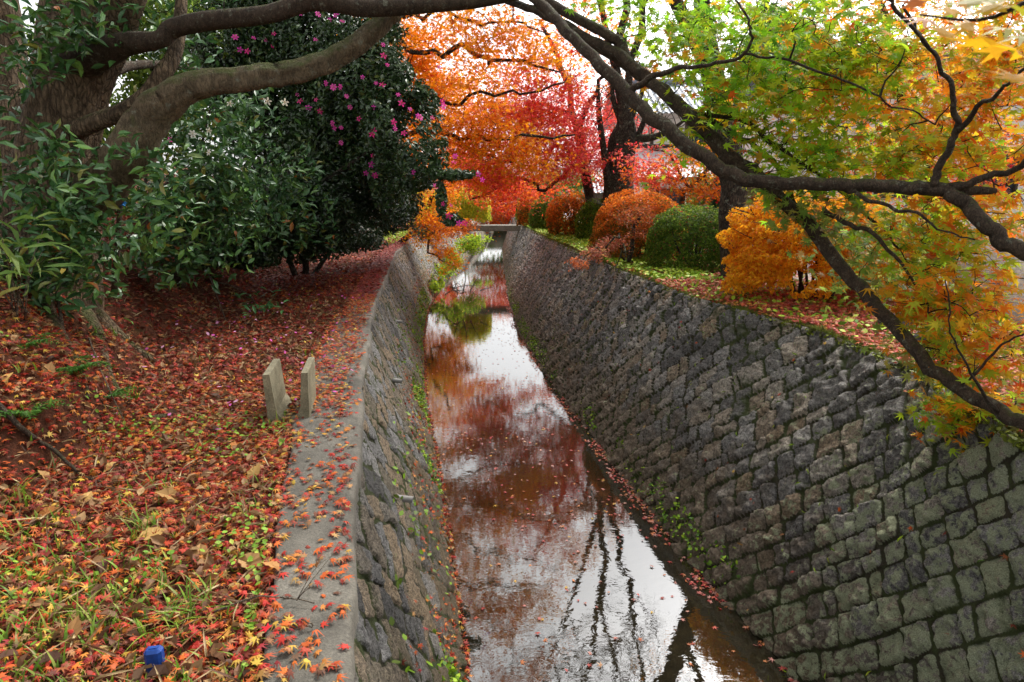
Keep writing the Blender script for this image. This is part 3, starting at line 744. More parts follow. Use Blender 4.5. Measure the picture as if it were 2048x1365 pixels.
def cloud(lumps, n_per_m2, size, tm, mt, parent, name='crown', spread=.8, shell=.55, Nn=(0, -.1, .5), z_min=None):
    Ps, Cl, Nv = [], [], []
    for (x, y, d, rx, ry, dr, pl) in lumps:
        c = at(x, y, d); s = np.array([rx * pxm(d), dr, ry * pxm(d)])
        n = int(n_per_m2 * 4 * math.pi * ((s[0] * s[1]) ** 1.6 / 3 + (s[0] * s[2]) ** 1.6 / 3 + (s[1] * s[2]) ** 1.6 / 3) ** (1 / 1.6))
        q = rng.normal(size=(n, 3)); q /= np.linalg.norm(q, axis=1)[:, None]
        lum = .72 + .55 * fbm(q[:, 0] * 2.2 + x, q[:, 2] * 2.2 + q[:, 1] * 1.7 + y, 3, 3)
        rr = lum * (shell + (1 - shell) * rng.random(n)) 
        P = c + q * rr[:, None] * s
        # leave holes, as real crowns do
        keep = vnoise(P[:, 0] * 2.6, P[:, 2] * 2.6 + P[:, 1] * 1.9, 8) > .22
        Ps.append(P[keep]); Cl.append(pal(n, pl)[keep]); Nv.append((q + np.array(Nn))[keep])
    P = np.vstack(Ps); Cc = np.vstack(Cl); Nn_ = np.vstack(Nv)
    if z_min is not None:
        k = P[:, 2] > z_min(P[:, 0], P[:, 1]); P, Cc, Nn_ = P[k], Cc[k], Nn_[k]
    return leaves(name, P, Nn_, size, tm, Cc, mt, parent, spread)
gl = lambda x, y: np.where(x < lt(y), zl(x, y), .3) + .05
cam_l = [(470, 90, 11.2, 110, 85, .8, CAM), (575, 50, 11.2, 120, 90, .8, CAM), (655, 100, 10.7, 125, 100, .8, CAM), (725, 175, 10.2, 115, 110, .7, CAM), (800, 255, 9.6, 80, 90, .6, CAM), (700, 265, 10.6, 125, 105, .8, CAM),
         (600, 235, 11.2, 130, 110, .8, CAM), (515, 185, 11.6, 105, 105, .8, CAM), (845, 320, 9.1, 50, 50, .4, CAM), (905, 350, 8.8, 50, 11, .2, CAM), (790, 150, 9.9, 40, 30, .3, CAM), (860, 285, 9.1, 40, 14, .25, CAM), (830, 370, 9.4, 40, 16, .25, CAM), (760, 60, 10.6, 50, 24, .3, CAM), (770, 345, 10.1, 80, 65, .6, CAM), (620, 330, 12, 140, 80, .8, CAMD),
         (884, 400, 8.8, 11, 42, .15, CAM), (560, -60, 11.3, 200, 80, 1, CAM), (850, 200, 9.8, 30, 40, .3, CAM), (470, 210, 12, 50, 80, .6, CAMD), (905, 440, 8.7, 20, 14, .15, CAM), (600, 420, 10.2, 110, 60, .7, CAMD), (700, 400, 10.4, 90, 60, .7, CAMD), (530, 460, 9.8, 90, 46, .6, CAMD), (640, 470, 10.6, 90, 36, .6, CAMD), (780, 410, 11, 50, 40, .5, CAMD), (600, 495, 10.8, 110, 34, .6, CAMD), (690, 478, 11.8, 90, 28, .6, CAMD)]
cloud(cam_l, 560, .085, OVAL, M['gloss'], t, z_min=gl)
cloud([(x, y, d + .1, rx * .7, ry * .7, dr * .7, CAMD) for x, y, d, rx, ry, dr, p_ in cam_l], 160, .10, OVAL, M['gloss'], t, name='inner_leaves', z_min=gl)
def blossom_mesh(name, petal_col, n=6, R_=.5):
    V, F, Cc, mi = [], [], [], []
    for k in range(n):
        a = k * 2 * math.pi / n + .2 * random.random(); ca, sa = math.cos(a), math.sin(a)
        col = np.array(petal_col) * random.uniform(.8, 1.15)
        pf = [(.08, -.05, 0), (.08, .05, 0), (.55, .26, .16), (.55, -.26, .16), (.95, .2, .08), (.95, -.2, .08), (1.08, 0, .05), (.6, 0, .1)]
        b0 = len(V)
        for (x, y, z) in pf:
            x += random.uniform(-.05, .05); V.append(((x * ca - y * sa) * R_, (x * sa + y * ca) * R_, (z + random.uniform(-.04, .04)) * R_)); Cc.append(col * (1.25 if x > .9 else 1))
        F += [(b0, b0 + 1, b0 + 2, b0 + 7, b0 + 3), (b0 + 3, b0 + 7, b0 + 5), (b0 + 7, b0 + 2, b0 + 4), (b0 + 5, b0 + 7, b0 + 6), (b0 + 7, b0 + 4, b0 + 6)]; mi += [0] * 5
    for k in range(14):
        a = random.random() * 6.28; r = random.random() * .16 * R_; b0 = len(V); x, y = math.cos(a) * r, math.sin(a) * r
        for dx, dy, z in ((-.03, 0, .02), (.03, 0, .02), (.04, .02, .3), (-.03, .03, .32)): V.append((x * 1.3 + dx * R_, y * 1.3 + dy * R_, z * R_)); Cc.append((.75, .5, .05))
        F.append((b0, b0 + 1, b0 + 2, b0 + 3)); mi.append(1)
    loops = [i for f in F for i in f]; st = np.concatenate([[0], np.cumsum([len(f) for f in F])[:-1]])
    me = np_mesh(name, np.array(V), loops, st, cols=np.array(Cc), mat_idx=mi)
    me.materials.append(M['petal']); me.materials.append(M['stamen']); return me
def place_blossoms(parent, meshes, L, d_of, size, name='blossom'):
    base = base_of(parent)
    for (x, y) in L:
        d = d_of(x, y); q = at(x, y, d)
        o = bpy.data.objects.new(name, meshes[random.randrange(len(meshes))]); C.objects.link(o); o.parent = parent
        o.location = tuple(q - base); dirv = Vector((rng.normal() * .5 + .15, -1, rng.normal() * .4 + .25))
        o.rotation_euler = dirv.to_track_quat('Z', 'Y').to_euler(); o.scale = (size * random.uniform(.75, 1.2),) * 3
pinkm = [blossom_mesh('blossom', c, n) for c, n in (((.82, .07, .42), 6), ((.74, .06, .44), 5), ((.88, .12, .46), 7), ((.80, .04, .26), 5))]
whitem = [blossom_mesh('blossom', c, n) for c, n in (((.72, .70, .62), 6), ((.66, .62, .5), 5))]
PINK = [(636, 29), (672, 31), (684, 43), (600, 28), (531, 80), (495, 103), (507, 77), (548, 68), (470, 75), (631, 80), (652, 167), (667, 175), (680, 174), (595, 190), (600, 203), (617, 216), (632, 200), (640, 223), (665, 247), (682, 286), (669, 257), (340, 280),
        (697, 122), (766, 90), (759, 70), (765, 170), (767, 112), (725, 155), (693, 193), (752, 167), (747, 215), (796, 190), (803, 207), (820, 219), (836, 232), (885, 202), (887, 213), (718, 238), (682, 256), (788, 245), (790, 258), (808, 267), (744, 270), (748, 263), (745, 312), (743, 330), (827, 345), (732, 347), (750, 351), (957, 349), (965, 360), (908, 325), (910, 313), (871, 373), (886, 408), (902, 411), (898, 432), (918, 447), (929, 446), (865, 236), (879, 135), (840, 235), (775, 130), (545, 92), (480, 100), (700, 215), (660, 40), (700, 90), (720, 105)]
def cam_d(x, y):
    best = 12.5
    for (lx, ly, d, rx, ry, dr, _) in cam_l:
        q = ((x - lx) / (rx * 1.08)) ** 2 + ((y - ly) / (ry * 1.08)) ** 2
        if q < 1: best = min(best, d - dr * math.sqrt(1 - q) * 1.06)
    return best if best < 12.4 else 9.0
place_blossoms(t, pinkm, PINK, cam_d, .085)

sb = np.array([-4.3, 13.0, 0.]); sb[2] = float(zl(sb[0:1], sb[1:2])[0])
t = thing('sasanqua_bush', 'dense dark evergreen bush with scattered white flowers below the camellia', 'bush', sb)
bx, by = proj(sb)
W = tree_trunks(t, [[(bx - 20, by, 12.9, 12), (bx - 40, by - 60, 12.8, 9), (560, 380, 12.4, 5)], [(bx, by, 13, 13), (bx + 10, by - 60, 13, 10), (700, 380, 13.6, 5)], [(bx + 15, by, 13.2, 10), (bx + 60, by - 60, 13.6, 7), (780, 380, 14.3, 4)]], M['bark_dark'])
sas_l = [(735, 375, 14, 100, 70, 1.0, CAMD), (650, 395, 13, 120, 72, 1.0, CAMD), (560, 410, 12.2, 110, 75, .9, CAMD), (700, 430, 14, 100, 36, .9, CAMD), (800, 405, 15, 45, 45, .6, CAMD), (600, 455, 12.4, 100, 36, .8, CAMD), (480, 478, 10, 80, 42, .6, CAMD), (560, 468, 11, 90, 38, .6, CAMD), (640, 458, 12.6, 80, 30, .6, CAMD), (740, 448, 14.6, 80, 30, .6, CAMD), (680, 470, 12.8, 80, 24, .6, CAMD), (500, 510, 9.6, 80, 30, .5, CAMD), (410, 505, 9, 60, 36, .5, CAMD)]
cloud(sas_l, 520, .085, OVAL, M['gloss'], t, z_min=gl)
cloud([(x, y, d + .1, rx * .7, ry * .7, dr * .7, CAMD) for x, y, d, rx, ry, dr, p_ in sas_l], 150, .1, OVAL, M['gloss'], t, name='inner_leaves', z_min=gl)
WHITE = [(740, 395), (731, 383), (655, 360), (662, 370), (702, 372), (655, 392), (720, 402), (690, 350), (600, 340), (770, 372), (745, 372), (668, 352), (760, 420), (580, 372)]
def sas_d(x, y):
    best = 13.5
    for (lx, ly, d, rx, ry, dr, _) in sas_l:
        q = ((x - lx) / (rx * 1.1)) ** 2 + ((y - ly) / (ry * 1.1)) ** 2
        if q < 1: best = min(best, d - dr * math.sqrt(1 - q))
    return best
place_blossoms(t, whitem, WHITE, sas_d, .06)

hb = np.array([-4.6, 8.6, 0.]); hb[2] = float(zl(hb[0:1], hb[1:2])[0])
t = thing('evergreen_shrub', 'shaded evergreen shrub with long drooping leaves right of the old trunk', 'shrub', hb)
bx, by = proj(hb)
W = tree_trunks(t, [[(bx, by, 8.6, 16), (bx + 20, by - 60, 8.5, 12), (360, 400, 8.3, 8), (400, 300, 8.1, 5), (420, 220, 8, 3)], [(bx - 10, by, 8.7, 12), (bx + 40, by - 70, 8.2, 9), (450, 380, 7.9, 6), (500, 300, 7.8, 3)],
                    [(bx + 10, by, 8.6, 14), (bx - 40, by - 80, 8.4, 10), (290, 400, 8.2, 7), (300, 300, 8.2, 4)], [(228, 590, 6.1, 12), (236, 480, 6.08, 10), (242, 390, 6.1, 9), (252, 300, 6.2, 6)], [(262, 500, 7.2, 16), (290, 450, 7.3, 15), (318, 400, 7.5, 12), (345, 350, 7.7, 8)]], M['bark_maple'])
hl = [(430, 300, 7.6, 60, 60, .5, 14, LAU), (380, 360, 7.8, 70, 60, .5, 16, LAU), (470, 370, 7.8, 70, 60, .5, 18, LAU), (430, 440, 7.8, 80, 50, .5, 18, LAU), (340, 450, 7.6, 70, 60, .5, 14, LAU), (520, 430, 8.6, 60, 50, .5, 14, LAU), (380, 240, 8, 60, 50, .5, 12, LAU), (300, 500, 7.3, 60, 40, .4, 12, LAU), (400, 500, 7.4, 60, 30, .3, 8, LAU), (480, 240, 8.4, 70, 60, .5, 14, LAU), (560, 340, 8.8, 60, 60, .5, 14, LAU), (600, 420, 9.5, 50, 50, .5, 12, LAU)]
cs, ps, cl = sprays(hl, 24, .5, spread_r=.28)
k = ps[:, 2] > gl(ps[:, 0], ps[:, 1])
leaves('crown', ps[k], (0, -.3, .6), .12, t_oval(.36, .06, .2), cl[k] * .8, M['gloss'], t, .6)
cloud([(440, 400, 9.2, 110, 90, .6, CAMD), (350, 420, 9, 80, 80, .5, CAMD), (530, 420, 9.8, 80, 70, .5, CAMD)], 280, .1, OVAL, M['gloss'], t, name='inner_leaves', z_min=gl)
twigs(t, cs, W, M['twig'], .005, fine=1, fr=.2)
place_blossoms(t, whitem, [(418, 262), (385, 268), (240, 497), (460, 208), (535, 203), (570, 205), (305, 488), (418, 305)], lambda x, y: 7.2, .07)

# bright bushes and trees beyond the old tree
for nm, lab, base, lumps, dens, sz in [
    ('broadleaf_tree', 'sunlit yellow-green tree seen through the gap under the mossy limb', (-9.5, 15, 3.2), [(300, 150, 14, 130, 100, 1.2, BGG), (420, 110, 15, 120, 90, 1.2, BGG), (250, 270, 13, 120, 80, 1.2, BGG), (360, 240, 14, 110, 80, 1.2, BGG), (300, 30, 14, 130, 80, 1.2, BGG), (450, 30, 15, 120, 60, 1.2, BGG)], 110, .13),
    ('broadleaf_tree', 'pale green tree at the left edge behind the twin old trunks', (-11, 13, 3.2), [(20, 330, 13, 70, 150, 1.2, BGG), (60, 460, 12, 110, 90, 1.0, BGG), (10, 120, 13, 100, 120, 1.2, BGG), (-60, 200, 13, 100, 250, 1.2, BGG)], 90, .13),
    ('understorey_bush', 'low green bush glowing behind the base of the leaning limb', (-6.5, 11.5, 2.9), [(230, 420, 11, 90, 80, .8, BGG), (290, 470, 10.5, 80, 60, .7, LAU), (200, 500, 10, 70, 50, .6, BGG)], 190, .11)]:
    t = thing(nm, lab, 'bush' if 'bush' in nm else 'tree', base)
    bx, by = proj(np.array(base)); d0 = base[1]; mx = lumps[0]
    W = tree_trunks(t, [[(bx, by, d0, 16), ((bx + mx[0]) / 2, (by + mx[1]) / 2 + 20, (d0 + mx[2]) / 2, 12), (mx[0], mx[1], mx[2], 6), (mx[0] + 30, mx[1] - 90, mx[2], 3)],
                        [(bx, by, d0, 10), ((bx + lumps[1][0]) / 2, (by + lumps[1][1]) / 2, d0, 8), (lumps[1][0], lumps[1][1], lumps[1][2], 4)]], M['bark_maple'])
    cloud(lumps, dens, sz, OVAL, M['maple'], t, z_min=gl, spread=.9, shell=.2)

# ------------------------------------------------------------------ near maple reaching in from the right
nb = np.array([3.55, 2.75, ZR])
t = thing('maple_tree', 'green and yellow maple with long dark limbs reaching in from the right', 'tree', nb)
W = []
mt = M['bark_maple']
class _NW:
    def __mul__(s, L): return [(x, y, d, w_ * .64) for x, y, d, w_ in L]
NW = _NW()
W.append(limb('limb', NW * [(2250, 560, 2.9, 60), (2120, 520, 3.1, 52), (2040, 500, 3.25, 44), (1985, 462, 3.35, 44), (1930, 405, 3.5, 42), (1880, 378, 3.6, 42), (1800, 374, 3.7, 40), (1700, 371, 3.8, 39), (1600, 366, 3.9, 38), (1510, 362, 4.0, 38), (1455, 345, 4.1, 40), (1400, 308, 4.2, 38), (1335, 262, 4.3, 38), (1260, 190, 4.5, 36), (1185, 115, 4.7, 34), (1130, 60, 4.9, 32), (1080, 10, 5.1, 29), (1030, -40, 5.3, 24)], mt, t, 14, .17, 7, .05))
W.append(limb('limb', NW * [(2300, 960, 2.8, 60), (2160, 900, 3.0, 52), (2050, 848, 3.2, 46), (1960, 800, 3.4, 44), (1880, 752, 3.6, 43), (1820, 690, 3.8, 42), (1745, 605, 4.1, 40), (1690, 545, 4.3, 39), (1620, 455, 4.5, 38), (1555, 390, 4.6, 36), (1500, 345, 4.7, 42), (1440, 290, 4.8, 44), (1370, 225, 4.9, 36), (1300, 160, 5.1, 32), (1220, 100, 5.4, 28), (1130, 50, 5.7, 24), (1040, 12, 6.0, 20), (960, -20, 6.3, 14)], mt, t, 14, .17, 7, .05))
W.append(limb('limb', NW * [(1470, 318, 4.9, 28), (1400, 248, 5.0, 26), (1330, 180, 5.2, 30), (1270, 145, 5.3, 30), (1245, 92, 5.4, 30), (1200, 62, 5.5, 28), (1110, 15, 5.8, 24), (1010, -30, 6.1, 16)], mt, t, 12, .17, 7, .05))
W.append(limb('limb', NW * [(1660, 520, 4.5, 16), (1600, 430, 4.7, 17), (1560, 340, 4.9, 15), (1500, 285, 5.0, 16), (1420, 240, 5.1, 18), (1340, 190, 5.3, 18), (1230, 118, 5.6, 20), (1120, 60, 6, 16)], mt, t, 10, .15, 6, .05))
W.append(limb('branch', NW * [(1870, 372, 3.6, 26), (1880, 330, 3.6, 22), (1915, 262, 3.55, 19), (1908, 205, 3.5, 15), (1880, 130, 3.45, 12), (1840, 70, 3.4, 9), (1805, 10, 3.4, 7)], mt, t, 9, .15, 6, .05))
W.append(limb('branch', NW * [(1912, 265, 3.55, 17), (1960, 215, 3.4, 14), (2010, 175, 3.2, 10), (2070, 120, 3.0, 8)], mt, t, 8, .15, 6, .06))
W.append(limb('branch', NW * [(1890, 378, 3.6, 30), (1950, 362, 3.5, 22), (2030, 338, 3.4, 18), (2080, 300, 3.3, 15)], mt, t, 9, .15, 6, .05))
W.append(limb('branch', NW * [(1900, 382, 3.6, 34), (1960, 382, 3.6, 26), (1990, 383, 3.6, 18)], mt, t, 9, .12, 4))
W.append(limb('branch', NW * [(1262, 182, 4.5, 20), (1310, 150, 4.4, 16), (1400, 130, 4.2, 11), (1490, 108, 4.1, 9), (1500, 50, 4.0, 7), (1470, 0, 4.0, 5)], mt, t, 8, .15, 6, .06))
W.append(limb('branch', NW * [(1490, 108, 4.1, 7), (1580, 120, 4.0, 7), (1690, 165, 3.9, 6), (1790, 210, 3.8, 5), (1870, 250, 3.7, 4)], mt, t, 6, .15, 6, .06))
W.append(limb('branch', NW * [(1690, 380, 3.8, 14), (1740, 400, 3.7, 12), (1800, 418, 3.6, 10), (1880, 455, 3.5, 6), (1950, 480, 3.4, 5)], mt, t, 6, .15, 6, .06))
W.append(limb('branch', NW * [(1650, 425, 4.3, 16), (1690, 442, 4.2, 15), (1740, 465, 4.1, 13), (1800, 520, 4.0, 10), (1850, 600, 3.9, 6), (1862, 650, 3.8, 4)], mt, t, 6, .15, 6, .06))
W.append(limb('branch', NW * [(1380, 228, 5.0, 13), (1480, 240, 4.8, 12), (1560, 300, 4.6, 11), (1650, 360, 4.5, 10), (1740, 440, 4.4, 8), (1800, 500, 4.3, 6)], mt, t, 6, .15, 6, .06))
W.append(limb('branch', NW * [(1870, 110, 3.4, 8), (1800, 30, 3.3, 10), (1740, -20, 3.3, 10), (1600, -120, 3.4, 9)], mt, t, 6, .15, 6, .06))
W.append(limb('branch', NW * [(2000, 832, 3.3, 12), (1930, 730, 3.1, 7), (1900, 640, 3.0, 5), (1890, 560, 3.0, 4)], mt, t, 6, .15, 6, .06))
W.append(limb('branch', NW * [(1915, 775, 3.5, 10), (1935, 760, 3.4, 9), (2000, 700, 3.2, 7), (2060, 650, 3, 5)], mt, t, 6, .15, 6, .06))
nl = [(1220, 40, 5.4, 90, 50, .5, 9, GRN), (1350, 60, 5, 130, 70, .6, 26, GRN), (1450, 60, 4.8, 130, 80, .7, 34, GRN), (1540, 130, 4.5, 140, 110, .8, 58, GRN), (1480, 210, 4.6, 110, 80, .6, 30, GRN), (1560, 180, 4.5, 130, 100, .7, 16, YGR), (1380, 120, 4.9, 120, 70, .6, 8, YOR), (1650, 250, 4.3, 120, 80, .6, 10, YOR), (1620, 60, 4.3, 140, 90, .8, 46, GRN), (1690, 200, 4.2, 150, 120, .8, 60, YGR),
      (1620, 300, 4.4, 140, 90, .7, 46, GRN), (1760, 110, 3.9, 140, 110, .7, 50, YGR), (1800, 310, 3.9, 150, 90, .6, 46, YGR), (1900, 180, 3.6, 140, 130, .6, 50, YOR), (1980, 110, 3.3, 110, 110, .5, 30, YOR), (2000, 280, 3.3, 110, 100, .5, 30, YOR), (1700, 330, 4.2, 120, 50, .5, 16, GRN),
      (1640, 425, 4.3, 80, 45, .3, 16, GRNL), (1740, 450, 4.2, 90, 60, .4, 24, GRNL), (1760, 530, 4.1, 90, 50, .4, 18, GRNL), (1850, 440, 3.7, 100, 60, .4, 26, YGR), (1960, 430, 3.4, 90, 60, .4, 24, YOR), (1900, 530, 3.4, 100, 70, .4, 26, YGR), (1860, 600, 3.5, 90, 50, .4, 16, YOR),
      (1930, 620, 3.2, 100, 70, .4, 28, YOR), (1980, 700, 3.1, 90, 70, .3, 26, YOR), (1890, 700, 3.4, 70, 50, .3, 14, GRNL), (1960, 790, 3.2, 80, 50, .3, 16, YGR), (1900, 800, 3.4, 60, 40, .2, 8, GRNL), (2020, 830, 3.0, 60, 40, .3, 10, YOR), (1900, 560, 3.2, 60, 40, .3, 6, YOR),
      (1560, 400, 4.4, 60, 30, .3, 4, GRNL), (1400, 170, 4.9, 60, 50, .4, 8, GRN), (1360, 300, 4.7, 60, 50, .3, 4, GRN), (1500, -80, 4.6, 300, 90, 1.0, 34, GRN), (1850, -70, 3.6, 260, 90, .8, 26, YOR), (1200, -110, 5.4, 250, 70, 1.0, 20, GRN), (2150, 300, 3.2, 120, 300, .8, 20, YOR)]
nl = [(x, y, d + (.55 if d < 4.3 else .25), rx, ry, dr, int(n * .62) + 1, p_) for x, y, d, rx, ry, dr, n, p_ in nl]
cs, ps, cl = sprays(nl, 20, .28, spread_r=.22)
leaves('crown', ps, (0, -.28, .75), .10, MAPLE7S, cl, M['maple'], t, .42)
twigs(t, cs, W, M['twig'], .006, fine=2, fr=.14, cap=1.3)
# the few big leaves close to the lens, on the same branch
q = np.array([at(x, y, d) for x, y, d in [(1850, 40, 1.2), (1905, 25, 1.15), (1940, 55, 1.05), (1985, 20, 1.0), (2015, 60, .95), (2040, 110, .95), (2000, 100, 1.0), (1890, 70, 1.2), (1960, 5, 1.05), (2045, 25, .9), (2035, 160, .95), (1925, 5, 1.1), (1830, 10, 1.3), (2046, 75, .92), (1960, 90, 1.1)]])
leaves('near_leaves', q, (0, -.6, .7), .085, MAPLE7, pal(len(q), [(4, (.72, .38, .015)), (2, (.62, .42, .03)), (1, (.7, .2, .06)), (1, (.40, .38, .03))]), M['maple'], t, .25)
mb = MB(); mb.tube([at(2200, -80, 1.2), at(2060, 0, 1.05), at(1960, 40, 1.1), at(1840, 30, 1.25)], [.006, .004, .003, .0015], 5, 3); mb.build('twigs', M['twig'], t)
# trunk, standing on the bank out of frame
mb = MB(); mb.tube([nb, nb + (0, -.05, .5), at(2250, 900, 2.85), at(2250, 560, 2.9), at(2280, 200, 2.9)], [.2, .16, .13, .11, .08], 14, 5, .15); mb.build('trunk', mt, t)

# ------------------------------------------------------------------ maples further up the canal
def maple(name, label, stems, lumps, rate, size, tm=MAPLE5, bark_='bark_dark', sr=.45, fine=0, r0=.012, spread=.5, cap=3.5):
    P0 = np.array(stems[0][0])
    t = thing(name, label, 'tree', P0); W = []
    for i, (p0, L) in enumerate(stems):
        P, r = pts(L); P = np.vstack([p0, P]); r = np.concatenate([[r[0] * 1.15], r])
        mb = MB(); W.append(mb.tube(P, r, 9, 5, .1, jit=.7 if i else .3)); mb.build('trunk' if i == 0 else 'limb', M[bark_], t)
    cs, ps, cl = sprays(lumps, rate * 1.5, .20, spread_r=sr)
    size = size * 1.3
    leaves('crown', ps, (0, -.15, .8), size, tm, cl, M['maple'], t, spread)
    twigs(t, cs, W, M['bark_dark'], r0, fine=fine, fr=.3, cap=cap)
    return t
g = lambda x, y, left=True: np.array([x, y, float(zl(np.array([x]), np.array([y]))[0]) if left else ZR])
maple('maple_tree', 'bright orange maple spreading over the canal behind the camellia',
      [(g(-6.0, 17), [(640, 330, 17, 26), (690, 200, 17, 22), (760, 80, 16.5, 16), (830, -60, 16, 10)]),
       (at(690, 200, 17), [(720, 195, 16.8, 11), (810, 205, 16, 9), (900, 205, 15, 7), (1000, 190, 14.5, 5), (1130, 165, 14, 3)]),
       (at(655, 300, 17), [(740, 265, 16.8, 11), (880, 268, 16, 9), (960, 278, 15.5, 7), (1060, 275, 15, 5), (1150, 270, 14.5, 3)]),
       (at(650, 320, 17), [(780, 235, 17.5, 12), (880, 260, 17.5, 9), (960, 310, 17.5, 6), (1050, 330, 17, 3)]),
       (at(760, 80, 16.5), [(830, 108, 15, 9), (940, 108, 14.4, 9), (1000, 130, 14, 6), (1120, 145, 13.5, 3)]),
       (at(760, 80, 16.5), [(800, 40, 15, 8), (900, 35, 14, 6), (1000, 55, 13, 4), (1100, 70, 12.5, 2)])],
      [(800, 110, 16, 80, 80, 1.2, 40, ORG), (860, 60, 15, 90, 50, 1.2, 18, ORG), (850, 170, 16, 90, 70, 1.2, 40, ORG), (920, 140, 15, 90, 80, 1.2, 18, ORG), (900, 240, 16, 90, 50, 1.2, 32, ORG), (970, 240, 15.5, 80, 50, 1.2, 16, ORG), (960, 300, 16, 100, 45, 1.2, 22, ORG), (1040, 290, 15.5, 80, 40, 1, 9, ORG),
       (1000, 190, 15, 80, 60, 1, 9, ORG), (1080, 110, 14, 80, 60, 1, 13, ORG), (940, 20, 13.5, 120, 40, 1, 14, ORG), (1020, -50, 12.5, 120, 40, 1, 10, ORD), (1000, 60, 13.5, 110, 50, 1, 20, ORG), (780, 190, 17, 60, 60, 1, 26, ORG), (1100, 320, 16, 70, 30, 1, 8, ORG), (820, 280, 17, 70, 60, 1, 30, ORG), (850, 340, 17, 60, 40, 1, 18, ORG), (940, 340, 18, 80, 30, 1, 22, ORG),
       (720, -100, 15, 160, 110, 1.5, 40, ORG), (1080, -290, 13, 220, 80, 1.5, 9, ORD), (780, -330, 15, 200, 90, 1.5, 18, ORD), (720, 20, 17, 60, 60, 1, 14, ORG)],
      40, .095, sr=.5)
maple('maple_tree', 'crimson maple arching over the far canal in the centre',
      [(g(2.75, 20.6, False), [(1165, 330, 20.5, 18), (1150, 230, 19.8, 13), (1120, 130, 19.1, 9), (1080, 40, 18.5, 5)]),
       (at(1160, 320, 20.5), [(1110, 300, 19.8, 8), (1030, 290, 19.1, 6), (950, 300, 18.5, 3)]), (at(1150, 230, 19.8), [(1080, 215, 19.1, 7), (1000, 235, 18.5, 4), (930, 255, 18.5, 2)]),
       (at(1165, 330, 20.5), [(1100, 370, 20.5, 7), (1020, 365, 20.5, 5), (940, 400, 20.5, 3)]), (at(1160, 260, 19.8), [(1200, 180, 19.1, 8), (1230, 110, 18.5, 4)])],
      [(1180, 60, 19.5, 90, 60, 1.4, 24, ORG), (1230, 130, 20.9, 70, 60, 1.2, 18, ORD), (1010, 260, 17.5, 100, 60, 1.4, 40, RED), (960, 330, 18.5, 90, 40, 1.4, 34, REDP), (1080, 260, 18, 90, 60, 1.4, 40, REDP), (1240, 270, 20.9, 60, 60, 1.0, 26, REDP), (1270, 350, 20.9, 70, 30, 1.0, 18, REDP), (1000, 170, 19.1, 80, 60, 1.4, 22, RED), (1060, 200, 18.5, 90, 60, 1.4, 44, RED), (1110, 230, 18.5, 90, 70, 1.4, 56, REDP), (1170, 240, 20.9, 80, 70, 1.4, 50, REDP), (1040, 330, 19.8, 110, 40, 1.4, 60, RED), (1130, 320, 19.1, 90, 40, 1.4, 50, REDP), (960, 350, 20.5, 70, 40, 1.4, 30, RED), (1000, 385, 21.1, 80, 25, 1.4, 34, RED), (1080, 150, 17.8, 90, 60, 1.4, 26, RED),
       (1200, 300, 20.9, 60, 40, 1.0, 26, REDP), (1230, 350, 20.9, 60, 30, 1.0, 18, RED), (1130, 90, 17.8, 120, 60, 1.4, 20, RED), (920, 320, 20.5, 50, 50, 1.4, 20, RED), (1020, 250, 19.8, 80, 50, 1.4, 24, RED), (1090, 375, 21.8, 60, 20, 0.7, 14, RED)],
      36, .095, tm=MAPLE5, sr=.5, r0=.013, cap=5)
maple('maple_tree', 'small orange-red maple growing in front of the white house',
      [(g(3.75, 14.6, False), [(1375, 385, 14.6, 9), (1400, 355, 14.6, 8), (1425, 305, 14.6, 6), (1440, 260, 14.6, 3)]), (at(1378, 380, 14.6), [(1350, 330, 14.5, 5), (1310, 290, 14.3, 3)]), (at(1395, 358, 14.6), [(1450, 330, 14.8, 4), (1490, 300, 15, 2)])],
      [(1330, 330, 14.5, 60, 45, .8, 26, RED), (1390, 330, 14.5, 70, 50, .8, 30, ORG), (1420, 290, 14.7, 50, 40, .7, 12, REDP), (1300, 355, 14.4, 50, 25, .6, 16, RED), (1380, 375, 14.2, 70, 22, .6, 22, ORD), (1440, 360, 14.6, 40, 20, .5, 10, RED), (1280, 320, 14.8, 50, 40, .7, 14, REDP), (1470, 375, 14.6, 30, 25, .4, 6, RED)],
      20, .075, sr=.36)
maple('maple_tree', 'orange and red maple behind the green maple at the upper right',
      [(g(7.0, 10.5, False), [(1850, 380, 10.5, 26), (1830, 250, 10.5, 22), (1790, 120, 10.3, 16), (1750, -40, 10, 10)]), (at(1845, 320, 10.5), [(1930, 220, 10, 12), (2020, 150, 9.6, 7)]), (at(1830, 250, 10.5), [(1740, 200, 10.5, 10), (1650, 170, 10.4, 6), (1560, 160, 10.2, 3)])],
      [(1760, 200, 10.4, 130, 90, 1, 40, ORG), (1880, 180, 10, 140, 110, 1, 50, ORG), (1980, 220, 9.8, 120, 110, 1, 44, ORD), (1900, 300, 10.4, 140, 70, 1, 40, RED), (1800, 330, 10.6, 120, 60, 1, 26, ORG), (1640, 130, 10.8, 110, 80, 1, 20, ORG), (2000, 60, 9.8, 140, 90, 1, 30, ORG), (1960, 350, 10, 100, 50, .8, 20, RED), (1700, 60, 10.4, 160, 70, 1, 22, ORG), (1500, 40, 11, 140, 60, 1, 12, ORG), (1880, 400, 10.4, 60, 40, .6, 8, ORG), (1800, -120, 10, 300, 120, 1.5, 60, ORG)],
  20, .075, sr=.45)
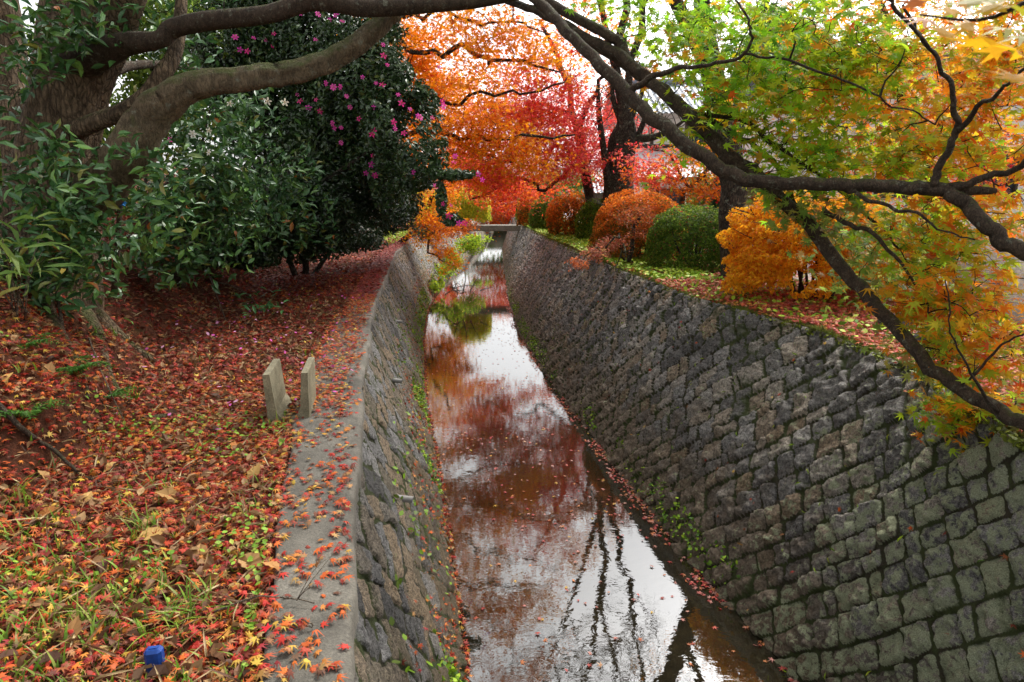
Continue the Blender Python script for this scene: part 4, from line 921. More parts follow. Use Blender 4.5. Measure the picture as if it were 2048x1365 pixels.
maple('maple_tree', 'orange maple leaning out from the left wall beside the concrete slab bridge',
      [(g(-3.9, 22.0), [(850, 430, 22, 10), (865, 400, 22, 8), (880, 370, 22, 5), (890, 340, 22, 3)]), (at(850, 430, 22), [(880, 430, 21.5, 5), (910, 440, 21, 3)]), (at(850, 440, 22), [(860, 480, 21, 5), (880, 520, 20.4, 3)])],
      [(850, 405, 22, 45, 30, 1, 18, YOR), (880, 385, 23, 50, 40, 1, 30, ORG), (880, 440, 21.5, 50, 25, .8, 24, ORG), (915, 452, 21, 30, 14, .6, 9, ORD), (860, 470, 21, 40, 18, .6, 14, ORG), (875, 500, 20.5, 30, 16, .5, 8, ORG), (900, 530, 20.2, 18, 14, .4, 4, ORG), (840, 440, 22, 30, 20, .6, 10, YOR), (905, 360, 24, 30, 30, 1, 12, RED)],
      40, .085, sr=.45)
maple('maple_seedling', 'low dusty-red maple seedling spreading at the edge of the right wall',
      [(g(2.28, 12.0, False) + (0, 0, .0), [(1265, 490, 12.0, 9), (1268, 450, 12.1, 8), (1280, 420, 12.2, 5)]), (at(1264, 495, 12), [(1230, 490, 11.6, 4), (1195, 500, 11.2, 3), (1165, 525, 10.8, 1.5)]), (at(1264, 500, 12), [(1240, 515, 11.2, 3), (1215, 530, 10.8, 1.5)])],
      [(1225, 488, 11.6, 30, 10, .3, 16, [(4, (.42, .10, .06)), (3, (.5, .18, .1)), (1, (.3, .2, .06))]), (1195, 505, 11.0, 26, 9, .3, 12, [(4, (.45, .13, .08)), (2, (.4, .22, .08))]), (1270, 440, 11.9, 50, 30, .3, 24, [(4, (.5, .12, .03)), (3, (.36, .09, .03)), (1, (.25, .18, .04))]), (1160, 525, 10.6, 14, 12, .2, 5, [(3, (.55, .15, .05))])],
      26, .045, sr=.17, r0=.004, cap=2)

# old cherry trees along the path
t = thing('cherry_tree', 'tall nearly leafless tree with a dark lichen-spotted trunk beside the orange bush', 'tree', onr(1468, 562, -.05))
W = [limb('trunk', [(1470, 575, 10, 60), (1467, 540, 10, 46), (1462, 480, 10, 43), (1462, 420, 10, 50), (1468, 370, 10, 50), (1455, 310, 10, 50), (1440, 240, 10, 46), (1425, 150, 10, 42), (1400, 20, 9.9, 36)], M['bark_dark'], t, 16, .16, 6)]
for L, nm in (([(1425, 150, 10, 30), (1340, -20, 9.6, 24), (1260, -190, 9.1, 18), (1190, -330, 8.6, 12)], 'limb'), ([(1405, 40, 9.9, 30), (1400, -140, 9.7, 24), (1360, -330, 9.3, 16), (1300, -520, 9, 10)], 'limb'), ([(1440, 240, 10, 22), (1500, 90, 10.2, 18), (1560, -80, 10.2, 12)], 'limb'), ([(1468, 370, 10, 20), (1500, 345, 10.3, 14), (1530, 300, 10.5, 8)], 'limb')):
    W.append(limb(nm, L, M['bark_dark'], t, 9, .1, 5))
mb = MB()
for Q in W[1:4]:
    for k in range(4, len(Q), 2):
        if rng.random() < .8: bare(mb, Q[k], np.array([rng.normal() * .8 - .3, rng.normal() * .6 - .3, .8]), .9, .022, 3, .25)
mb.build('twigs', M['bark_dark'], t)
cs, ps, cl = sprays([(1250, -300, 9.2, 220, 120, 1.2, 14, ORD), (1050, -420, 8.6, 260, 120, 1.4, 22, ORD), (1350, -560, 9.2, 220, 150, 1.2, 10, ORD), (900, -620, 8, 300, 130, 1.4, 20, ORD)], 34, .3, spread_r=.42)
leaves('crown', ps, (0, 0, 1), .09, MAPLE5, cl, M['maple'], t, .6)
t = thing('cherry_tree', 'stout ivy-spotted old cherry with bare twisting limbs behind the red dome bush', 'tree', np.array([3.25, 19, ZR]))
W = [limb('trunk', [(1238, 425, 19, 74), (1236, 395, 19, 58), (1238, 360, 19, 56), (1240, 320, 19, 54), (1245, 285, 19, 48), (1252, 250, 19, 34), (1245, 200, 19, 22), (1235, 150, 19, 14)], M['bark_dark'], t, 16, .25, 6)]
for L in ([(1222, 395, 18.8, 20), (1214, 350, 18.7, 15), (1206, 290, 18.7, 12), (1198, 230, 18.7, 10), (1196, 180, 18.7, 7)], [(1255, 300, 19, 22), (1275, 280, 18.9, 17), (1305, 275, 18.8, 13), (1340, 262, 18.6, 9), (1370, 240, 18.5, 5)], [(1250, 260, 19, 18), (1270, 215, 19, 12), (1285, 180, 19, 8), (1280, 130, 19, 5)], [(1270, 285, 19, 12), (1285, 250, 19, 10), (1290, 230, 19, 6)], [(1240, 240, 19, 12), (1225, 190, 19, 9), (1228, 120, 19, 6)]):
    W.append(limb('limb', L, M['bark_dark'], t, 8, .14, 5))
nlow = len(W)
for L in ([(1248, 260, 19, 30), (1242, 20, 18.8, 24), (1225, -280, 18.4, 17), (1205, -620, 18, 9), (1190, -900, 17.6, 5)], [(1250, 220, 19, 26), (1300, -40, 18.8, 20), (1372, -340, 18.4, 14), (1455, -700, 18, 7)], [(1244, 200, 19, 22), (1180, -80, 18.6, 16), (1110, -380, 18.1, 10), (1060, -640, 17.6, 5)], [(1245, -20, 18.8, 18), (1290, -300, 18.6, 13), (1310, -650, 18.2, 7)]):
    W.append(limb('limb', [(x, y, d, w_ * .6) for x, y, d, w_ in L], M['bark_dark'], t, 9, .14, 5, .9))
mb = MB()
for Q in W[1:nlow]:
    for k in range(3, len(Q), 2):
        bare(mb, Q[k], np.array([rng.normal() * .8, rng.normal() * .5, .6]), .7, .016, 2, .3)
for Q in W[nlow:]:
    for k in range(6, len(Q)):
        bare(mb, Q[k], np.array([rng.normal() * 1.0, rng.normal() * .6 - .2, .6]), 2.5, .042, 3, .2, (3, 4))
mb.build('twigs', M['bark_dark'], t)

# ------------------------------------------------------------------ clipped bushes on the right verge
def dome(name, label, px_c, py_base, py_top, w_px, d, pl, n, size, tm=OVAL, stems=9, layered=.0, depth=None, sq=2.3, skirt=.25, mt='maple', group='clipped bushes on the right verge', gap=.25, low=None):
    b = at(px_c, py_base, d); b[2] = ZR + .02
    H = (at(px_c, py_top, d)[2] - ZR) * 1.05; rx = w_px * .56 * pxm(d); ry = depth or rx * .9
    t = thing(name, label, 'bush', b, group)
    z0 = ZR + skirt * H; hz = H * (1 - skirt)
    n = int(n * (2.5 if d < 15 else 1.2)); size = size * (1.15 if d < 15 else 1.3); nn = n; th = rng.random(nn) * 2 * math.pi; cz = rng.random(nn) * 1.5 - .5
    sz_ = np.sqrt(np.clip(1 - np.abs(cz) ** sq, 0, 1)) ** (2 / sq)
    q = np.stack([np.cos(th) * sz_, np.sin(th) * sz_, np.clip(cz, -.5, 1)], 1)
    lump = 1 + (fbm(np.cos(th) * 1.9 + px_c, np.sin(th) * 1.9 + cz * 2.3, 5, 4) - .5) * .30
    rr = lump * (1 - .38 * rng.random(nn) ** 1.9)
    if layered: rr = rr * (1 - layered * (.5 + .5 * np.sin(cz * 17 + th * 2 + 3 * vnoise(th * 1.5, cz * 2, 4))))
    P = np.stack([b[0] + q[:, 0] * rr * rx, b[1] + q[:, 1] * rr * ry, z0 + .5 * hz / 1.5 + q[:, 2] * rr * hz * (2 / 2.2) * .75], 1)
    zt_ = P[:, 2].max(); P[:, 2] = ZR + skirt * H * .4 + (P[:, 2] - P[:, 2].min()) * (H - skirt * H * .4) / (zt_ - P[:, 2].min())
    gap = gap if d < 15 else .08
    kp = (vnoise(P[:, 0] * 7 + 3, P[:, 2] * 7 + P[:, 1] * 5, 6) > gap) | (cz > .6)
    kp &= ~((P[:, 2] < ZR + skirt * H) & (vnoise(th * 2.5, cz * 0 + 4, 7) > .45))
    cc = pal(nn, pl)
    if low is not None:  # mix by height: later-turning low leaves plus side shade put into the colour
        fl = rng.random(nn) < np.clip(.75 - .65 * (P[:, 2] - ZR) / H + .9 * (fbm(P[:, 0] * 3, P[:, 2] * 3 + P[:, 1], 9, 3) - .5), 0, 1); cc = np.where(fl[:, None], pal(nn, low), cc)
    leaves('foliage', P[kp], q[kp] * .8 + np.array([0, 0, .6]), size, tm, cc[kp], M[mt], t, .65)
    mb = MB()
    for k in range(stems):
        a = rng.random() * 6.28; r0 = rng.random() * .25
        p0 = b + np.array([math.cos(a) * r0 * rx, math.sin(a) * r0 * ry, -.03]); 
        e = b + np.array([math.cos(a) * rx * .75 * rng.random(), math.sin(a) * ry * .7 * rng.random(), H * .8])
        m1 = p0 * .55 + e * .45 + rng.normal(size=3) * .07
        mb.tube([p0, m1, e], [.022, .014, .006], 6, 4, .1)
        for _ in range(4):
            f = m1 + (e - m1) * rng.random(); g_ = f + np.array([math.cos(a + rng.normal()) * rx * .5, math.sin(a + rng.normal()) * ry * .5, .12 * H]); mb.tube([f, (f + g_) / 2 + rng.normal(size=3) * .03, g_], [.008, .006, .003], 4, 2)
    mb.build('stems', M['bark_dark'], t)
    return t
BORG = [(5, (.90, .44, .02)), (3, (.92, .56, .03)), (2, (.82, .27, .02)), (.6, (.6, .16, .02))]
BRED = [(5, (.76, .20, .025)), (3, (.84, .32, .035)), (2, (.6, .12, .02))]  # turned top leaves, also brightened to paint in sky light on the domes
BLOW = [(4, (.20, .15, .02)), (3, (.34, .14, .02)), (2, (.10, .11, .02))]  # greener lower leaves, also darkened to paint in shade on the sides
BDK = [(5, (.07, .135, .018)), (3, (.12, .20, .025)), (2, (.22, .30, .035)), (.4, (.4, .06, .05))]
BLG = [(5, (.14, .25, .02)), (3, (.22, .34, .03)), (1, (.3, .36, .04))]
dome('clipped_bush', 'large orange bush with thin leafy gaps right of the dark cherry trunk', 1615, 614, 386, 330, 7.9, BORG, 13000, .05, stems=16, layered=.12, sq=2.6, skirt=.2, gap=.33)
dome('clipped_bush', 'orange-brown bush partly hidden behind the sloping maple limb', 1760, 595, 455, 170, 8.6, [(3, (.5, .22, .02)), (3, (.2, .2, .03)), (2, (.1, .14, .02))], 4500, .05, stems=14, skirt=.35, gap=.33)
dome('clipped_bush', 'dark green bush left of the dark cherry trunk', 1385, 535, 414, 165, 11.4, BDK, 7000, .045, stems=10, skirt=.08, sq=2.8)
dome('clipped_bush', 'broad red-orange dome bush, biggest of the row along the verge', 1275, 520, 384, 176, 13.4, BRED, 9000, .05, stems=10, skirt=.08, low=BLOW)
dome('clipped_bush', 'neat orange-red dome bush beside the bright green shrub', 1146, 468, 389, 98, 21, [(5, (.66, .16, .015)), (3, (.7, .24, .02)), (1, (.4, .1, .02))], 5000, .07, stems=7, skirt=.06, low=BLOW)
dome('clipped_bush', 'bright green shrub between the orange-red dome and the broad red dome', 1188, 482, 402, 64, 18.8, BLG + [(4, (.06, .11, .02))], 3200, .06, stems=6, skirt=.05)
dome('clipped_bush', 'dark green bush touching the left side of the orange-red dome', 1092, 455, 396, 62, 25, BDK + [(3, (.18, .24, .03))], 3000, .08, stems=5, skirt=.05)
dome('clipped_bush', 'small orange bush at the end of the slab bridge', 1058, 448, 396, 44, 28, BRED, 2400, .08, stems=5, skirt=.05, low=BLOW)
dome('clipped_bush', 'tiny yellow-green bush farthest along the right bank', 1044, 425, 392, 22, 35, BLG, 1000, .1, stems=3, skirt=.05)
dome('pine_shrub', 'fluffy light green young pine behind the small bushes', 1100, 420, 362, 40, 32, [(4, (.08, .2, .05)), (2, (.14, .28, .06))], 2200, .13, tm=LANCE, stems=3, skirt=.1, group=None)
dome('garden_shrub', 'yellow-leaved garden shrub against the concrete block wall', 1405, 425, 338, 70, 16.5, [(3, (.45, .45, .05)), (3, (.2, .3, .05)), (1, (.5, .5, .15))], 1500, .08, stems=6, skirt=.1, gap=.4, group=None)
dome('garden_shrub', 'blue-green conifer shrub beside the cherry trunk', 1438, 420, 320, 30, 15.5, [(3, (.04, .13, .07)), (2, (.07, .18, .09))], 1200, .08, stems=3, skirt=.1, group=None)
dome('yellow_bush', 'yellow-green mounded bush on the left bank above the slab bridge', 938, 452, 376, 76, 31, [(4, (.6, .62, .05)), (3, (.75, .62, .06)), (2, (.34, .44, .04)), (1, (.8, .42, .05))], 5000, .1, stems=5, skirt=.1, group=None)
# ------------------------------------------------------------------ bridges, houses
mb = MB(); mb.box((-2.35, 29.9, 1.965), (5.5, .95, .27), bev=.02)
o = mb.build('slab_bridge', M['slab'], smooth=False); tag(o, 'short mossy concrete slab bridge crossing the canal', 'bridge', kind='thing')
t = thing('road_bridge', 'distant bridge with white parapet across the canal end', 'bridge', (-1.2, 56, 2.4))
mb = MB(); mb.box((-1.2, 56, 2.42), (9, 2.2, .28)); mb.build('deck', M['slab'], t, False)
mb = MB(); mb.box((-1.2, 55.0, 2.98), (9, .15, .34)); mb.build('parapet', M['white'], t, False)
mb = MB(); mb.box((-1.2, 54.95, 2.66), (9, .08, .07)); mb.build('rail', M['white'], t, False)

def wave_roof(name, c0, c1, c2, c3, mt, parent, nu=160, nv=24, amp=.03, per=.24, row=.28):
    """tiled roof slope: corners eave-left, eave-right, ridge-right, ridge-left"""
    c0, c1, c2, c3 = [np.array(c, float) for c in (c0, c1, c2, c3)]
    u, v = np.meshgrid(np.linspace(0, 1, nu), np.linspace(0, 1, nv * 2), indexing='ij')
    G = (c0 * ((1 - u) * (1 - v))[..., None] + c1 * (u * (1 - v))[..., None] + c2 * (u * v)[..., None] + c3 * ((1 - u) * v)[..., None])
    nrm = np.cross(c1 - c0, c3 - c0); nrm /= np.linalg.norm(nrm); nrm *= np.sign(nrm[2])
    L = np.linalg.norm(c1 - c0); Lv = np.linalg.norm(c3 - c0)
    h = amp * np.cos(u * L / per * 2 * math.pi) + .02 * (1 - ((v * Lv / row) % 1))
    G = G + nrm * h[..., None]
    link(name, grid_mesh(name, G - base_of(parent)), mt, parent)
def window(parent, x, y, z, w_, h, mullions=2, fr='timber'):
    """window on a wall face looking towards -Y"""
    mb = MB(); f = .06
    for dx in (-w_ / 2, w_ / 2): mb.box((x + dx, y - .03, z), (f, .08, h + f))
    for dz in (-h / 2, h / 2): mb.box((x, y - .034, z + dz), (w_ - f, .08, f))
    for k in range(1, mullions): mb.box((x - w_ / 2 + w_ * k / mullions, y - .026, z), (.035, .05, h - f))
    fo = mb.build('window', M[fr], parent, False)
    mb = MB(); mb.box((x, y - .01, z), (w_ - .02, .014, h - .02)); g_ = mb.build('pane', M['glass'], parent, False)
    g_.parent = fo
t = thing('house', 'two-storey cream plaster house with dark posts and grey tiled roofs', 'house', (8, 26, ZR))
mb = MB(); mb.box((8.0, 28.5, 4.35), (6.6, 5, 4.5)); mb.build('wall', M['plaster'], t, False)
for x in (4.72, 5.55, 6.9, 8.3, 9.9, 11.28):
    mb = MB(); mb.box((x, 25.985, 4.7), (.13, .06, 3.8)); mb.build('post', M['timber'], t, False)
mb = MB(); mb.box((8, 25.975, 5.35), (6.7, .07, .14)); mb.build('beam', M['timber'], t, False)
mb = MB(); mb.tube([(5.0, 25.96, 4.35), (6.5, 25.96, 6.15)], [.05, .05], 4, 1); mb.build('brace', M['timber'], t, False)
wave_roof('roof', (4.2, 25.2, 6.5), (12, 25.2, 6.5), (12, 28.5, 8.1), (4.2, 28.5, 8.1), M['tile'], t)
wave_roof('roof', (12, 31.8, 6.5), (4.2, 31.8, 6.5), (4.2, 28.5, 8.1), (12, 28.5, 8.1), M['tile'], t, 60, 10)
mb = MB(); mb.tube([(4.1, 28.5, 8.15), (12.1, 28.5, 8.15)], [.14, .14], 8, 1); mb.build('ridge', M['tile'], t)
window(t, 7.6, 25.99, 5.8, 1.1, .75); window(t, 9.1, 25.99, 5.8, 1.2, .75)
mb = MB(); mb.box((7.9, 24.6, 3.05), (6.4, 2.7, 1.9)); mb.build('wall', M['plaster2'], t, False)
wave_roof('porch_roof', (4.4, 22.6, 4.05), (11.4, 22.6, 4.05), (11.4, 25.9, 5.15), (4.4, 25.9, 5.15), M['metal_roof'], t, 120, 8, .012, .3, 9)
mb = MB(); mb.box((7.9, 22.62, 3.97), (7.1, .08, .12)); mb.build('fascia', M['shutter'], t, False)
window(t, 5.75, 23.24, 3.05, .7, 1.2, 1); window(t, 7.0, 23.24, 3.0, .9, 1.3); window(t, 8.25, 23.24, 3.0, .9, 1.3)
mb = MB()
for k in range(12): mb.box((7.62, 23.2, 2.42 + k * .1), (.32, .06, .055))
mb.build('louvre', M['shutter'], t, False)
mb = MB(); mb.box((5.05, 23.2, 3.1), (.5, .06, 1.7)); mb.build('door', M['timber'], t, False)
t = thing('house', 'white walled house with brown trim behind the maple at right', 'house', (11, 15, ZR))
mb = MB(); mb.box((12.2, 17.5, 4.2), (9.6, 7, 4.2)); mb.build('wall', M['plaster2'], t, False)
mb = MB(); mb.box((12.2, 13.96, 2.35), (9.66, .1, .5)); mb.build('plinth', M['block'], t, False)
for x in (7.45, 9.3, 11.4): mb = MB(); mb.box((x, 13.97, 4.5), (.12, .07, 3.7)); mb.build('post', M['shutter'], t, False)
window(t, 8.4, 13.99, 3.9, 1.0, 1.0); window(t, 10.3, 13.99, 3.9, 1.2, 1.0)
wave_roof('roof', (6.6, 13.2, 6.2), (17.6, 13.2, 6.2), (17.6, 17.5, 8.2), (6.6, 17.5, 8.2), M['tile'], t, 180, 16)
wave_roof('roof', (17.6, 21.8, 6.2), (6.6, 21.8, 6.2), (6.6, 17.5, 8.2), (17.6, 17.5, 8.2), M['tile'], t, 60, 10)
t = thing('shed', 'small dark timber gate shed with grey roof far along the path', 'shed', (5.2, 36, ZR))
mb = MB(); mb.box((5.2, 36.6, 2.9), (1.5, 1.1, 1.6)); mb.build('wall', M['shutter'], t, False)
wave_roof('roof', (4.1, 35.7, 3.6), (6.3, 35.7, 3.6), (6.3, 36.6, 4.15), (4.1, 36.6, 4.15), M['tile'], t, 40, 6)
wave_roof('roof', (6.3, 37.5, 3.6), (4.1, 37.5, 3.6), (4.1, 36.6, 4.15), (6.3, 36.6, 4.15), M['tile'], t, 40, 6)
mb = MB(); mb.box((4.85, 36.03, 2.85), (.55, .05, 1.4)); mb.box((5.6, 36.03, 2.85), (.55, .05, 1.4)); mb.build('door', M['timber'], t, False)
mb = MB()
for r in range(4):
    for k in range(5): mb.box((4.9 + (k + .5 * (r % 2)) * .41, 17.2, 2.22 + r * .205), (.4, .15, .195), bev=.006)
o = mb.build('block_wall', M['block'], smooth=False); tag(o, 'low grey concrete block garden wall behind the yellow-leaved shrub', 'wall', kind='thing')
p = at(1506, 410, 12.2)
t = thing('trellis_panel', 'brown framed garden panel beside the cherry trunk', 'panel', (p[0], p[1], ZR))
mb = MB(); mb.box((p[0], p[1] + .12, 3.05), (.42, .02, 1.0)); mb.build('board', plain('mossy_board', (.16, .15, .06), .8, .2, .4, 12), t, False)
mb = MB()
for dx in (-.22, .22): mb.box((p[0] + dx, p[1] + .1, 2.85), (.045, .05, 1.5))
for z in (2.53, 3.57): mb.box((p[0], p[1] + .098, z), (.395, .05, .045))
mb.build('frame', M['shutter'], t, False)
t = thing('flower_pot', 'half-round pale pot of red flowers hanging on the garden panel', 'flower pot', p)
nu, nv = 16, 8; th, ph = np.meshgrid(np.linspace(math.pi, 2 * math.pi, nu), np.linspace(0, math.pi / 2, nv), indexing='ij')
Gp = np.stack([.15 * np.cos(th) * np.cos(ph), .1 + .14 * np.sin(th) * np.cos(ph), -.13 * np.sin(ph)], -1)
link('pot_bowl', grid_mesh('pot_bowl', Gp), M['pot'], t)
q = p + rng.normal(size=(90, 3)) * np.array([.07, .05, .06]) + np.array([0, .05, .1])
leaves('flowers', q, (0, -.5, .6), .055, OVAL, pal(90, [(3, (.1, .2, .04)), (2, (.7, .04, .05)), (.7, (.8, .7, .65))]), M['maple'], t)
mb = MB(); mb.box((7.0, 12.6, 2.95), (.07, .07, 1.7)); o = mb.build('red_post', M['red'], smooth=False); tag(o, 'thin red post in front of the white house', 'post', kind='thing')

# far greenery closing the view
maple('maple_tree', 'distant red maple hanging in front of the white bridge parapet', [(g(-5.5, 48), [(900, 380, 48, 16), (930, 330, 47, 10), (980, 300, 46, 5)])],
      [(990, 380, 45, 70, 30, 2, 30, RED), (1000, 420, 44, 60, 20, 1.5, 22, RED), (940, 350, 46, 70, 40, 2, 30, ORD), (1040, 360, 46, 50, 40, 2, 24, RED), (980, 440, 44, 40, 14, 1, 8, ORD)], 60, .17, tm=MAPLE3, sr=.9, r0=.02, cap=5)
maple('maple_tree', 'tall distant orange maple on the far left bank', [(g(-10, 38), [(740, 330, 38, 20), (770, 200, 37, 14), (800, 80, 36, 8)])],
      [(780, 260, 37, 90, 90, 3, 50, ORD), (860, 330, 36, 80, 60, 2, 40, ORG), (800, 130, 36, 100, 80, 3, 40, ORG), (900, 200, 36, 80, 90, 3, 40, ORG), (700, 340, 38, 80, 70, 2, 30, ORD), (880, 410, 38, 50, 30, 2, 16, RED)], 60, .17, tm=MAPLE3, sr=.9, r0=.02, cap=5)
for nm, lab, base, lumps, dens, sz in [
    ('broadleaf_tree', 'distant green tree closing the view at the canal bend', (2.5, 60, 2.2), [(1080, 370, 58, 60, 40, 3, BGG), (1000, 395, 60, 80, 35, 3, BGG), (1150, 370, 58, 60, 40, 3, BGG)], 26, .28),
    ('broadleaf_tree', 'distant dark green tree on the far left bank', (-14, 50, 3.5), [(700, 400, 48, 120, 60, 4, BGG), (820, 400, 48, 100, 50, 3, BGG), (600, 380, 46, 100, 80, 4, BGG)], 26, .28)]:
    t = thing(nm, lab, 'tree', base); bx, by = proj(np.array(base))
    W = tree_trunks(t, [[(bx, by, base[1], 14), (lumps[0][0], lumps[0][1], lumps[0][2], 7), (lumps[0][0] + 8, lumps[0][1] - 40, lumps[0][2], 3)]], M['bark_dark'])
    cloud(lumps, dens, sz, OVAL, M['maple'], t, spread=.9, shell=.2)

# plants clinging to the walls
def creeper(name, label, lumps, pl, dens, size, tm=OVAL, mt='maple'):
    c0 = at(*lumps[0][:3]); t = thing(name, label, 'creeper', c0)
    cloud([(x, y, d, rx, ry, dr, pl) for x, y, d, rx, ry, dr in lumps], dens, size, tm, M[mt], t, name='foliage', spread=.9, shell=.2)
    mb = MB()
    for x, y, d, rx, ry, dr in lumps:
        a = at(x - rx * .8, y - ry, d + .1); b_ = at(x, y, d)
        for _ in range(4): mb.tube([a, (a + b_) / 2 + rng.normal(size=3) * .1, b_ + rng.normal(size=3) * .2], [.012, .008, .004], 4, 3)
    mb.build('stems', M['twig'], t)
creeper('wall_creeper', 'bright green creeper trailing down the far left wall to the water', [(908, 520, 24, 26, 30, .4), (885, 552, 22.3, 22, 28, .35), (940, 490, 28, 34, 22, .5), (960, 478, 34, 24, 9, .4), (870, 575, 21.5, 14, 14, .25)], [(4, (.36, .52, .03)), (3, (.52, .60, .05)), (2, (.16, .28, .03))], 260, .11)
creeper('wall_creeper', 'blue-green leafy shrub growing on top of the left wall end', [(845, 465, 21, 26, 18, .4), (830, 452, 22, 20, 12, .4)], [(4, (.05, .14, .08)), (2, (.09, .2, .1)), (.5, (.5, .1, .05))], 240, .09, mt='gloss')
creeper('dead_branch', 'dry twiggy branch with drifted leaves caught in the canal', [(930, 585, 19.4, 30, 4, .3)], [(3, (.3, .12, .06)), (2, (.2, .12, .07))], 60, .07, tm=MAPLE5)
mb = MB()
for x0, y0, x1, y1 in ((890, 590, 960, 572), (925, 588, 930, 540), (940, 585, 960, 548), (960, 582, 985, 575), (900, 575, 925, 590), (915, 590, 905, 555)):
    a, b_ = at(x0, y0, 19.6), at(x1, y1, 19.4); mb.tube([a, (a + b_) / 2 + rng.normal(size=3) * .05, b_], [.022, .014, .006], 5, 3)
db = [o for o in bpy.data.objects if o.name == 'dead_branch'][0]; tag(db, cat='branch'); mb.build('branch', M['twig_pale'], db)

# ------------------------------------------------------------------ litter and ground cover
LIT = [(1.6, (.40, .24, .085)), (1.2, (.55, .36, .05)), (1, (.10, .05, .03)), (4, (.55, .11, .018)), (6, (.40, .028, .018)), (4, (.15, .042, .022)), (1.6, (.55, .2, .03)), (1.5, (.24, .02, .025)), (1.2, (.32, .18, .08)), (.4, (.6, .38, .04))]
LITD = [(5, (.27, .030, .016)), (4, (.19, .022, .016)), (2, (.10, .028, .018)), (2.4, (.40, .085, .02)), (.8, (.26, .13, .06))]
LITR = [(4, (.48, .06, .04)), (3, (.55, .14, .05)), (3, (.32, .05, .04)), (2, (.5, .24, .12)), (1, (.6, .3, .04))]
def litter(n, y0, y1, xf, zf, size, plf, name, label, tm=MAPLE7C, dens=None, lift=(.004, .04), tilt=.42, yp=1.0):
    y = y0 + (y1 - y0) * rng.random(n) ** yp; s = rng.random(n); x = xf(y, s)
    if dens is not None:
        k = rng.random(n) < dens(x, y, s); x, y, s = x[k], y[k], s[k]
    n = len(x); P = np.stack([x, y, zf(x, y) + lift[0] + (lift[1] - lift[0]) * rng.random(n)], 1)
    o = leaves(name, P, (0, 0, 1), size, tm, plf(n, x, y), M['litter'], None, tilt)
    return tag(o, label, 'leaves', kind='stuff')
def merge_stuff(obs, name, label, cat):
    """leave the sheets as separate stuff objects, one label each"""
    pass
cw = cop_w
bankx = lambda y, s: lt(y) - cw(y) * .98 - s ** 1.3 * np.interp(y, [0, 4, 10, 30], [2.4, 3.6, 4.5, 5])
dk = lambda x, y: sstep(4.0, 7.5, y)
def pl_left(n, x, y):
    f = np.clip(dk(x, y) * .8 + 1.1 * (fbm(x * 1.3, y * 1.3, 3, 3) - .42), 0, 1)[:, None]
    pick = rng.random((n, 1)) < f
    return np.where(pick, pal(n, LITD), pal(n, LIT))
patch = lambda x, y, s: .35 + .75 * fbm(x * 1.3, y * 1.3, 15, 3)
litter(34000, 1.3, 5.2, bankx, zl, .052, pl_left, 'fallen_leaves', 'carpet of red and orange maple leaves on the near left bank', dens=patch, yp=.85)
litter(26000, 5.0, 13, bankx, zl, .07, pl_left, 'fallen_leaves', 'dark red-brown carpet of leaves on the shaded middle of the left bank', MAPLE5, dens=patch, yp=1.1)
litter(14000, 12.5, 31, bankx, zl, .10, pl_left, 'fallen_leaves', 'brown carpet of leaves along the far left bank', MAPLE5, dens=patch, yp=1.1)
BRN = [(4, (.16, .075, .035)), (3, (.26, .14, .06)), (2, (.36, .22, .10)), (1, (.09, .045, .03))]
litter(2300, 1.3, 10, bankx, zl, .07, lambda n, x, y: pal(n, BRN), 'fallen_leaves', 'brown oval leaves mixed into the red leaf carpet', t_oval(.5, .16, .25), lift=(.015, .045), tilt=.5)
litter(2600, 1.3, 10, bankx, zl, .15, lambda n, x, y: pal(n, BRN + [(4, (.42, .32, .17))]), 'dry_straw', 'dry straw and twig bits among the fallen leaves', t_oval(.05, .01, .1), lift=(.02, .05), tilt=.35)
copx = lambda y, s: lt(y) + .01 - s * cw(y) * 1.02
zc = lambda x, y: ZL + .05 + 0 * x
cl_ = lambda x, y: fbm(x * 5, y * 5, 25, 3)
def cop_d(x, y, s):
    near = .10 + .85 * sstep(.48, .66, cl_(x, y)) + 1.6 * sstep(.72, 1.0, s)
    mid = (.25 + .75 * sstep(.3, .5, cl_(x, y))) * sstep(-.05, .35, s + .15 * (cl_(x, y) - .5))
    return np.where(y < 4.25, near * .48, np.where(y < 9, np.maximum(mid, .5 * s), .45 + .55 * sstep(.05, .4, s)))
litter(5200, 1.4, 10, copx, zc, .054, lambda n, x, y: pal(n, LIT), 'fallen_leaves', 'red and orange leaves scattered over the concrete coping', dens=cop_d, lift=(.002, .02), tilt=.22)
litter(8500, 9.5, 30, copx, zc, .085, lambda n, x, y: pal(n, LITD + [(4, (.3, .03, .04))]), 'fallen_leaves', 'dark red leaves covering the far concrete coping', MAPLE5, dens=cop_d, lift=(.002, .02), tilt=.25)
# right verge
vx = lambda y, s: rt(y) + s * (PATHX(y) + .3 - rt(y))
def vd(x, y, s): return np.clip(.25 + .95 * fbm(x * 1.1, y * 1.1, 35, 3) - .45 * sstep(9, 12.5, y) * sstep(.35, .6, fbm(x * .8, y * .8, 36, 2)) - .35 * sstep(17, 22, y), 0, 1)
litter(15000, 2.5, 9.5, vx, zr, .062, lambda n, x, y: pal(n, LITR), 'fallen_leaves', 'pink and red leaves covering the near right verge', dens=vd, yp=.9)
litter(12000, 9, 26, vx, zr, .085, lambda n, x, y: pal(n, LITR), 'fallen_leaves', 'scattered reddish leaves on the green right verge', MAPLE5, dens=lambda x, y, s: vd(x, y, s) * .75)
litter(2600, 4, 20, lambda y, s: PATHX(y) + s * 3.2, lambda x, y: ZR + .002 + 0 * x, .07, lambda n, x, y: pal(n, LITR), 'fallen_leaves', 'sparse fallen leaves on the pale path', MAPLE5, dens=lambda x, y, s: .1 + .9 * (1 - s) ** 3, lift=(.002, .015), tilt=.2)
